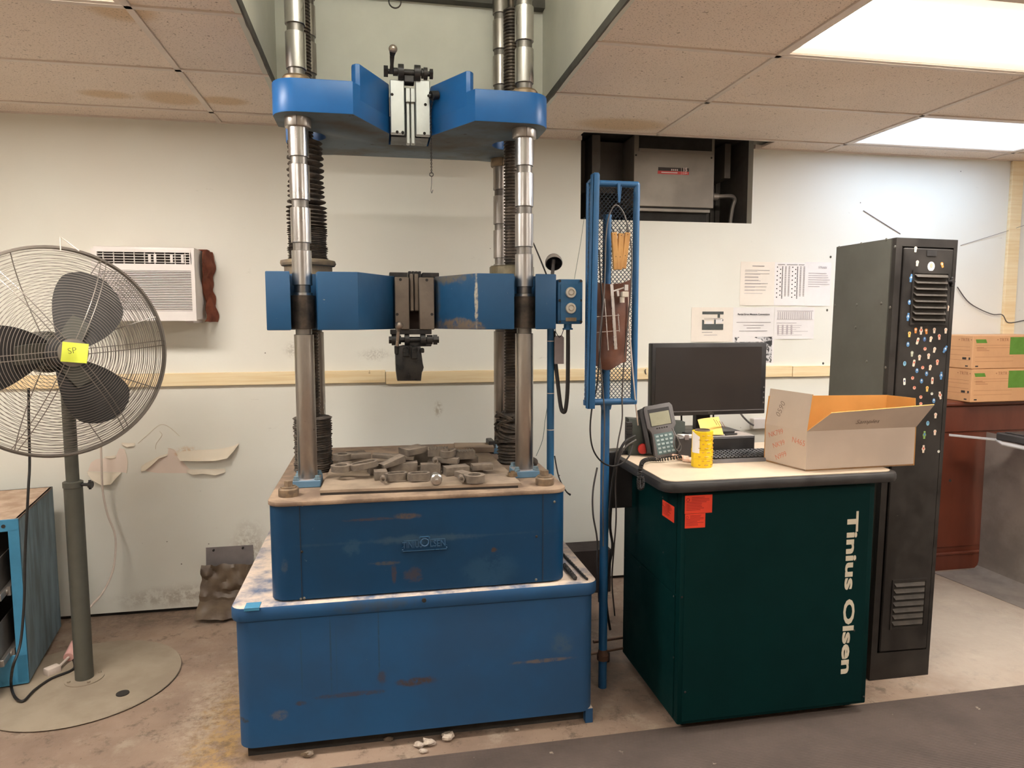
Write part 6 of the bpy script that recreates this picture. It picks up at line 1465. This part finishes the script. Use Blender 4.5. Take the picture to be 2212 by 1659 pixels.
tube(bm, smooth_path([b_, b_.lerp(c_, .5), c_], 5), .006, 8); obj('cable', bm, mt_cord_w, SPn)
d = (b_-a); bm = NB(); M_ = planeM(a, d, Vector((0, 0, 1))); box(bm, 0, d.length, -.022, .014, -.022, .022, bev=.006, seg=2, M=M_); obj('plug', bm, mt_cord_w, SPn)
bm = NB(); e = atz(160, 1388, .06); cyl(bm, c_, e, .022, .015, 12); obj('collar', bm, mt_pink, SPn)

# ------------------------------------------------------------------ blue drawer cabinet at the left edge
BCB = thing('drawer_cabinet', 'light blue steel drawer cabinet with two half-open drawers at the left edge', 'cabinet', (-1.535, 3.335, 0), rz=R(10.5))
def bl_(name, bm, mt, par=BCB, **k): return obj(name, bm, mt, par, local=True, **k)
CWd, CD, CH = .75, .62, .765
bm = NB(); box(bm, -.012, 0, 0, CD, .02, CH, bev=.002); bl_('side_wall', bm, mt_cab_side)
bm = NB(); box(bm, -CWd, -CWd+.012, 0, CD, .02, CH); box(bm, -CWd, 0, CD-.01, CD, .02, CH); bl_('side_wall', bm, mt_cab_side)
bm = NB(); box(bm, -CWd, 0, 0, CD, CH-.012, CH, bev=.002); bl_('top', bm, mt_cab_top)
bm = NB(); box(bm, -CWd, 0, -.004, .012, CH-.055, CH-.002, bev=.002); box(bm, -.040, 0, -.004, .012, .03, CH-.05); box(bm, -CWd, 0, -.004, .012, .02, .155, bev=.002); bl_('front_frame', bm, mt_cab_blue)
bm = NB(); box(bm, -CWd+.01, -.01, .03, CD-.02, .018, .05); box(bm, -.06, -.02, CD-.06, CD-.02, 0, .02); box(bm, -CWd+.02, -CWd+.06, CD-.06, CD-.02, 0, .02); box(bm, -CWd+.02, -CWd+.06, .04, .08, 0, .02); bl_('plinth', bm, mt_dark)
bm = NB(); cyl(bm, (-.055, -.006, CH-.03), (-.055, .0, CH-.03), .008, n=14); bl_('lock_hole', bm, mt_dark)
bm = NB(); box(bm, -.013, -.004, 0, .01, 0, 0) if False else None; bm.free()
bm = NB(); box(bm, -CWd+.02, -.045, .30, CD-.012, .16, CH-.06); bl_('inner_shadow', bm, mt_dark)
for (z0_, z1_, out_) in ((.395, .645, .10), (.115, .375, .12)):
    bm = NB(); box(bm, -CWd+.02, -.075, -out_-.012, -out_, z0_, z1_, bev=.003); dw = bl_('drawer', bm, mt_cab_blue)
    bm = NB(); box(bm, -.082, -.078, -out_, .34, z0_+.03, z1_-.05); box(bm, -CWd+.03, -.08, -out_, .34, z0_+.03, z0_+.036); bl_('drawer_box', bm, mt_galv, dw, smooth=0)
    bm = NB(); box(bm, -.076, -.060, -out_+.02, .30, z0_+.035, z0_+.065, bev=.002); box(bm, -.060, -.046, .0, .33, z0_+.03, z0_+.07); cyl(bm, (-.078, .0, z0_+.05), (-.055, .0, z0_+.05), .012, n=12); bl_('runner', bm, mt_galv, dw)

# ------------------------------------------------------------------ plate and plastic by the wall, crate behind the machine
x0, x1, z0, z1 = rect_at(441, 549, 1163, 1300, YW-.03)
bm = NB(); box(bm, x0, x1, -.0015, .0015, 0, z1-z0+.10, M=Matrix.Translation((0, YW-.05, z0-.10)) @ Matrix.Rotation(R(-7), 4, 'X'))
MPt = thing('metal_plate', 'grey metal plate leaning against the wall left of the machine', 'plate', ((x0+x1)/2, YW-.06, 0))
obj('plate', bm, mk('bare_plate', (.25, .225, .225), .5, .4, var=.15), MPt, smooth=0)
for px, py in ((462, 1188), (525, 1183)):
    p = at(px, py, YW-.03); bm = NB(); cyl(bm, (p.x, YW-.042, p.z), (p.x, YW-.030, p.z), .006, n=10); obj('hole', bm, mt_dark, MPt)
bm = NB()
def pls(u, v_):
    p = at(434+112*u, 1222-4*u+(1318-1222)*v_, YW-.07)
    return Vector((p.x+.012*mnoise.noise(Vector((u*4, v_*5, 0))), YW-.065-.05*v_-.03*mnoise.noise(Vector((u*5, v_*6, 4)))-.09*max(0, v_-.75)/.25, max(.008, p.z+.01*mnoise.noise(Vector((u*6, v_*3, 7))))))
grid(bm, pls, 18, 16); solidify(bm, .002)
o = obj('plastic_sheet', bm, mt_plastic_sheet, origin=((x0+x1)/2, YW-.1, 0)); tag(o, 'crumpled dirty brown plastic sheet in front of the leaning plate', 'plastic sheet')
a = at(1222, 1178, 4.0); b_ = at(1293, 1178, 4.0)
bm = NB(); box(bm, a.x-.25, b_.x+.04, 3.88, 4.05, .0, a.z, bev=.003); o = obj('low_crate', bm, mk('crate_brown', (.028, .018, .015), .8), origin=(a.x, 3.95, 0)); tag(o, 'low dark brown crate on the floor behind the machine base', 'crate')
bm = NB(); a = atz(1290, 1399, .03); cyl(bm, (1.0, 3.12, .075), (1.16, 3.14, .075), .008, n=10); cyl(bm, (.88, 3.0, .07), (1.17, 3.05, .07), .006, n=8); o = obj('floor_pipe', bm, mk('copper_dull', (.26, .16, .11), .5, .6), origin=(1.0, 3.1, 0)); tag(o, 'thin copper pipes running low between machine and green cabinet', 'pipe')
bm = NB(); box(bm, 1.02, 1.06, 3.05, 3.09, .0, .05, bev=.004); o = obj('rubber_block', bm, mt_black, origin=(1.04, 3.07, 0)); tag(o, 'small black block on the floor under the copper pipes', 'block')

# ------------------------------------------------------------------ ribbed rubber runner
bm = NB(); x0, x1 = -1.2, 4.6; y0, y1 = 1.45, 2.487; pitch = .0085; nrib = int((y1-y0)/pitch)
pts = [(y0, .0), ]
prof = []
for k in range(nrib):
    y = y0+k*pitch; prof += [(y, .0025), (y+pitch*.25, .0048), (y+pitch*.60, .0048), (y+pitch*.85, .0025)]
prof = [(y0, 0.0005)]+prof+[(y1-.004, .004), (y1, .004), (y1, .0005)]
L0 = [bm.verts.new((x0, y+.004*0, z)) for y, z in prof]; L1 = [bm.verts.new((x1, y+.012, z)) for y, z in prof]
for i in range(len(prof)-1): bm.faces.new([L0[i], L1[i], L1[i+1], L0[i+1]])
o = obj('rubber_mat', bm, mt_mat, smooth=0, origin=(1.7, 1.97, 0)); tag(o, 'worn ribbed rubber runner mat across the floor in front', 'mat')
# debris
for k, (px, py, s, lab) in enumerate(((905, 1612, .020, 'grey stone chip in front of the machine base'), (925, 1608, .026, 'largest pale plaster chip in front of the machine base'), (915, 1625, .014, 'small round pale chip in front of the machine base'), (968, 1597, .026, 'flat pale plaster flake right of the other chips'), (838, 1600, .018, 'dark crumb under the machine edge'), (1117, 1577, .010, 'small chip under the right part of the base'), (666, 1634, .022, 'brown crumb near the lower left of the base'))):
    p = atz(px, py, .002); bm = NB(); sphere(bm, (p.x, p.y, s*.3), s, 5, (1, .8, .45))
    for v_ in bm.verts: v_.co += (v_.co-Vector((p.x, p.y, s*.3)))*.7*mnoise.noise(v_.co*60+Vector((k*5, 0, 0)))
    zz = min(v_.co.z for v_ in bm.verts)
    for v_ in bm.verts: v_.co.z -= zz
    o = obj('plaster_chip', bm, mt_stone if k not in (4, 6) else mt_plastic_sheet, smooth=0, origin=(p.x, p.y, 0)); tag(o, lab, 'chip', 'debris on the floor')
bpy.context.view_layer.update()
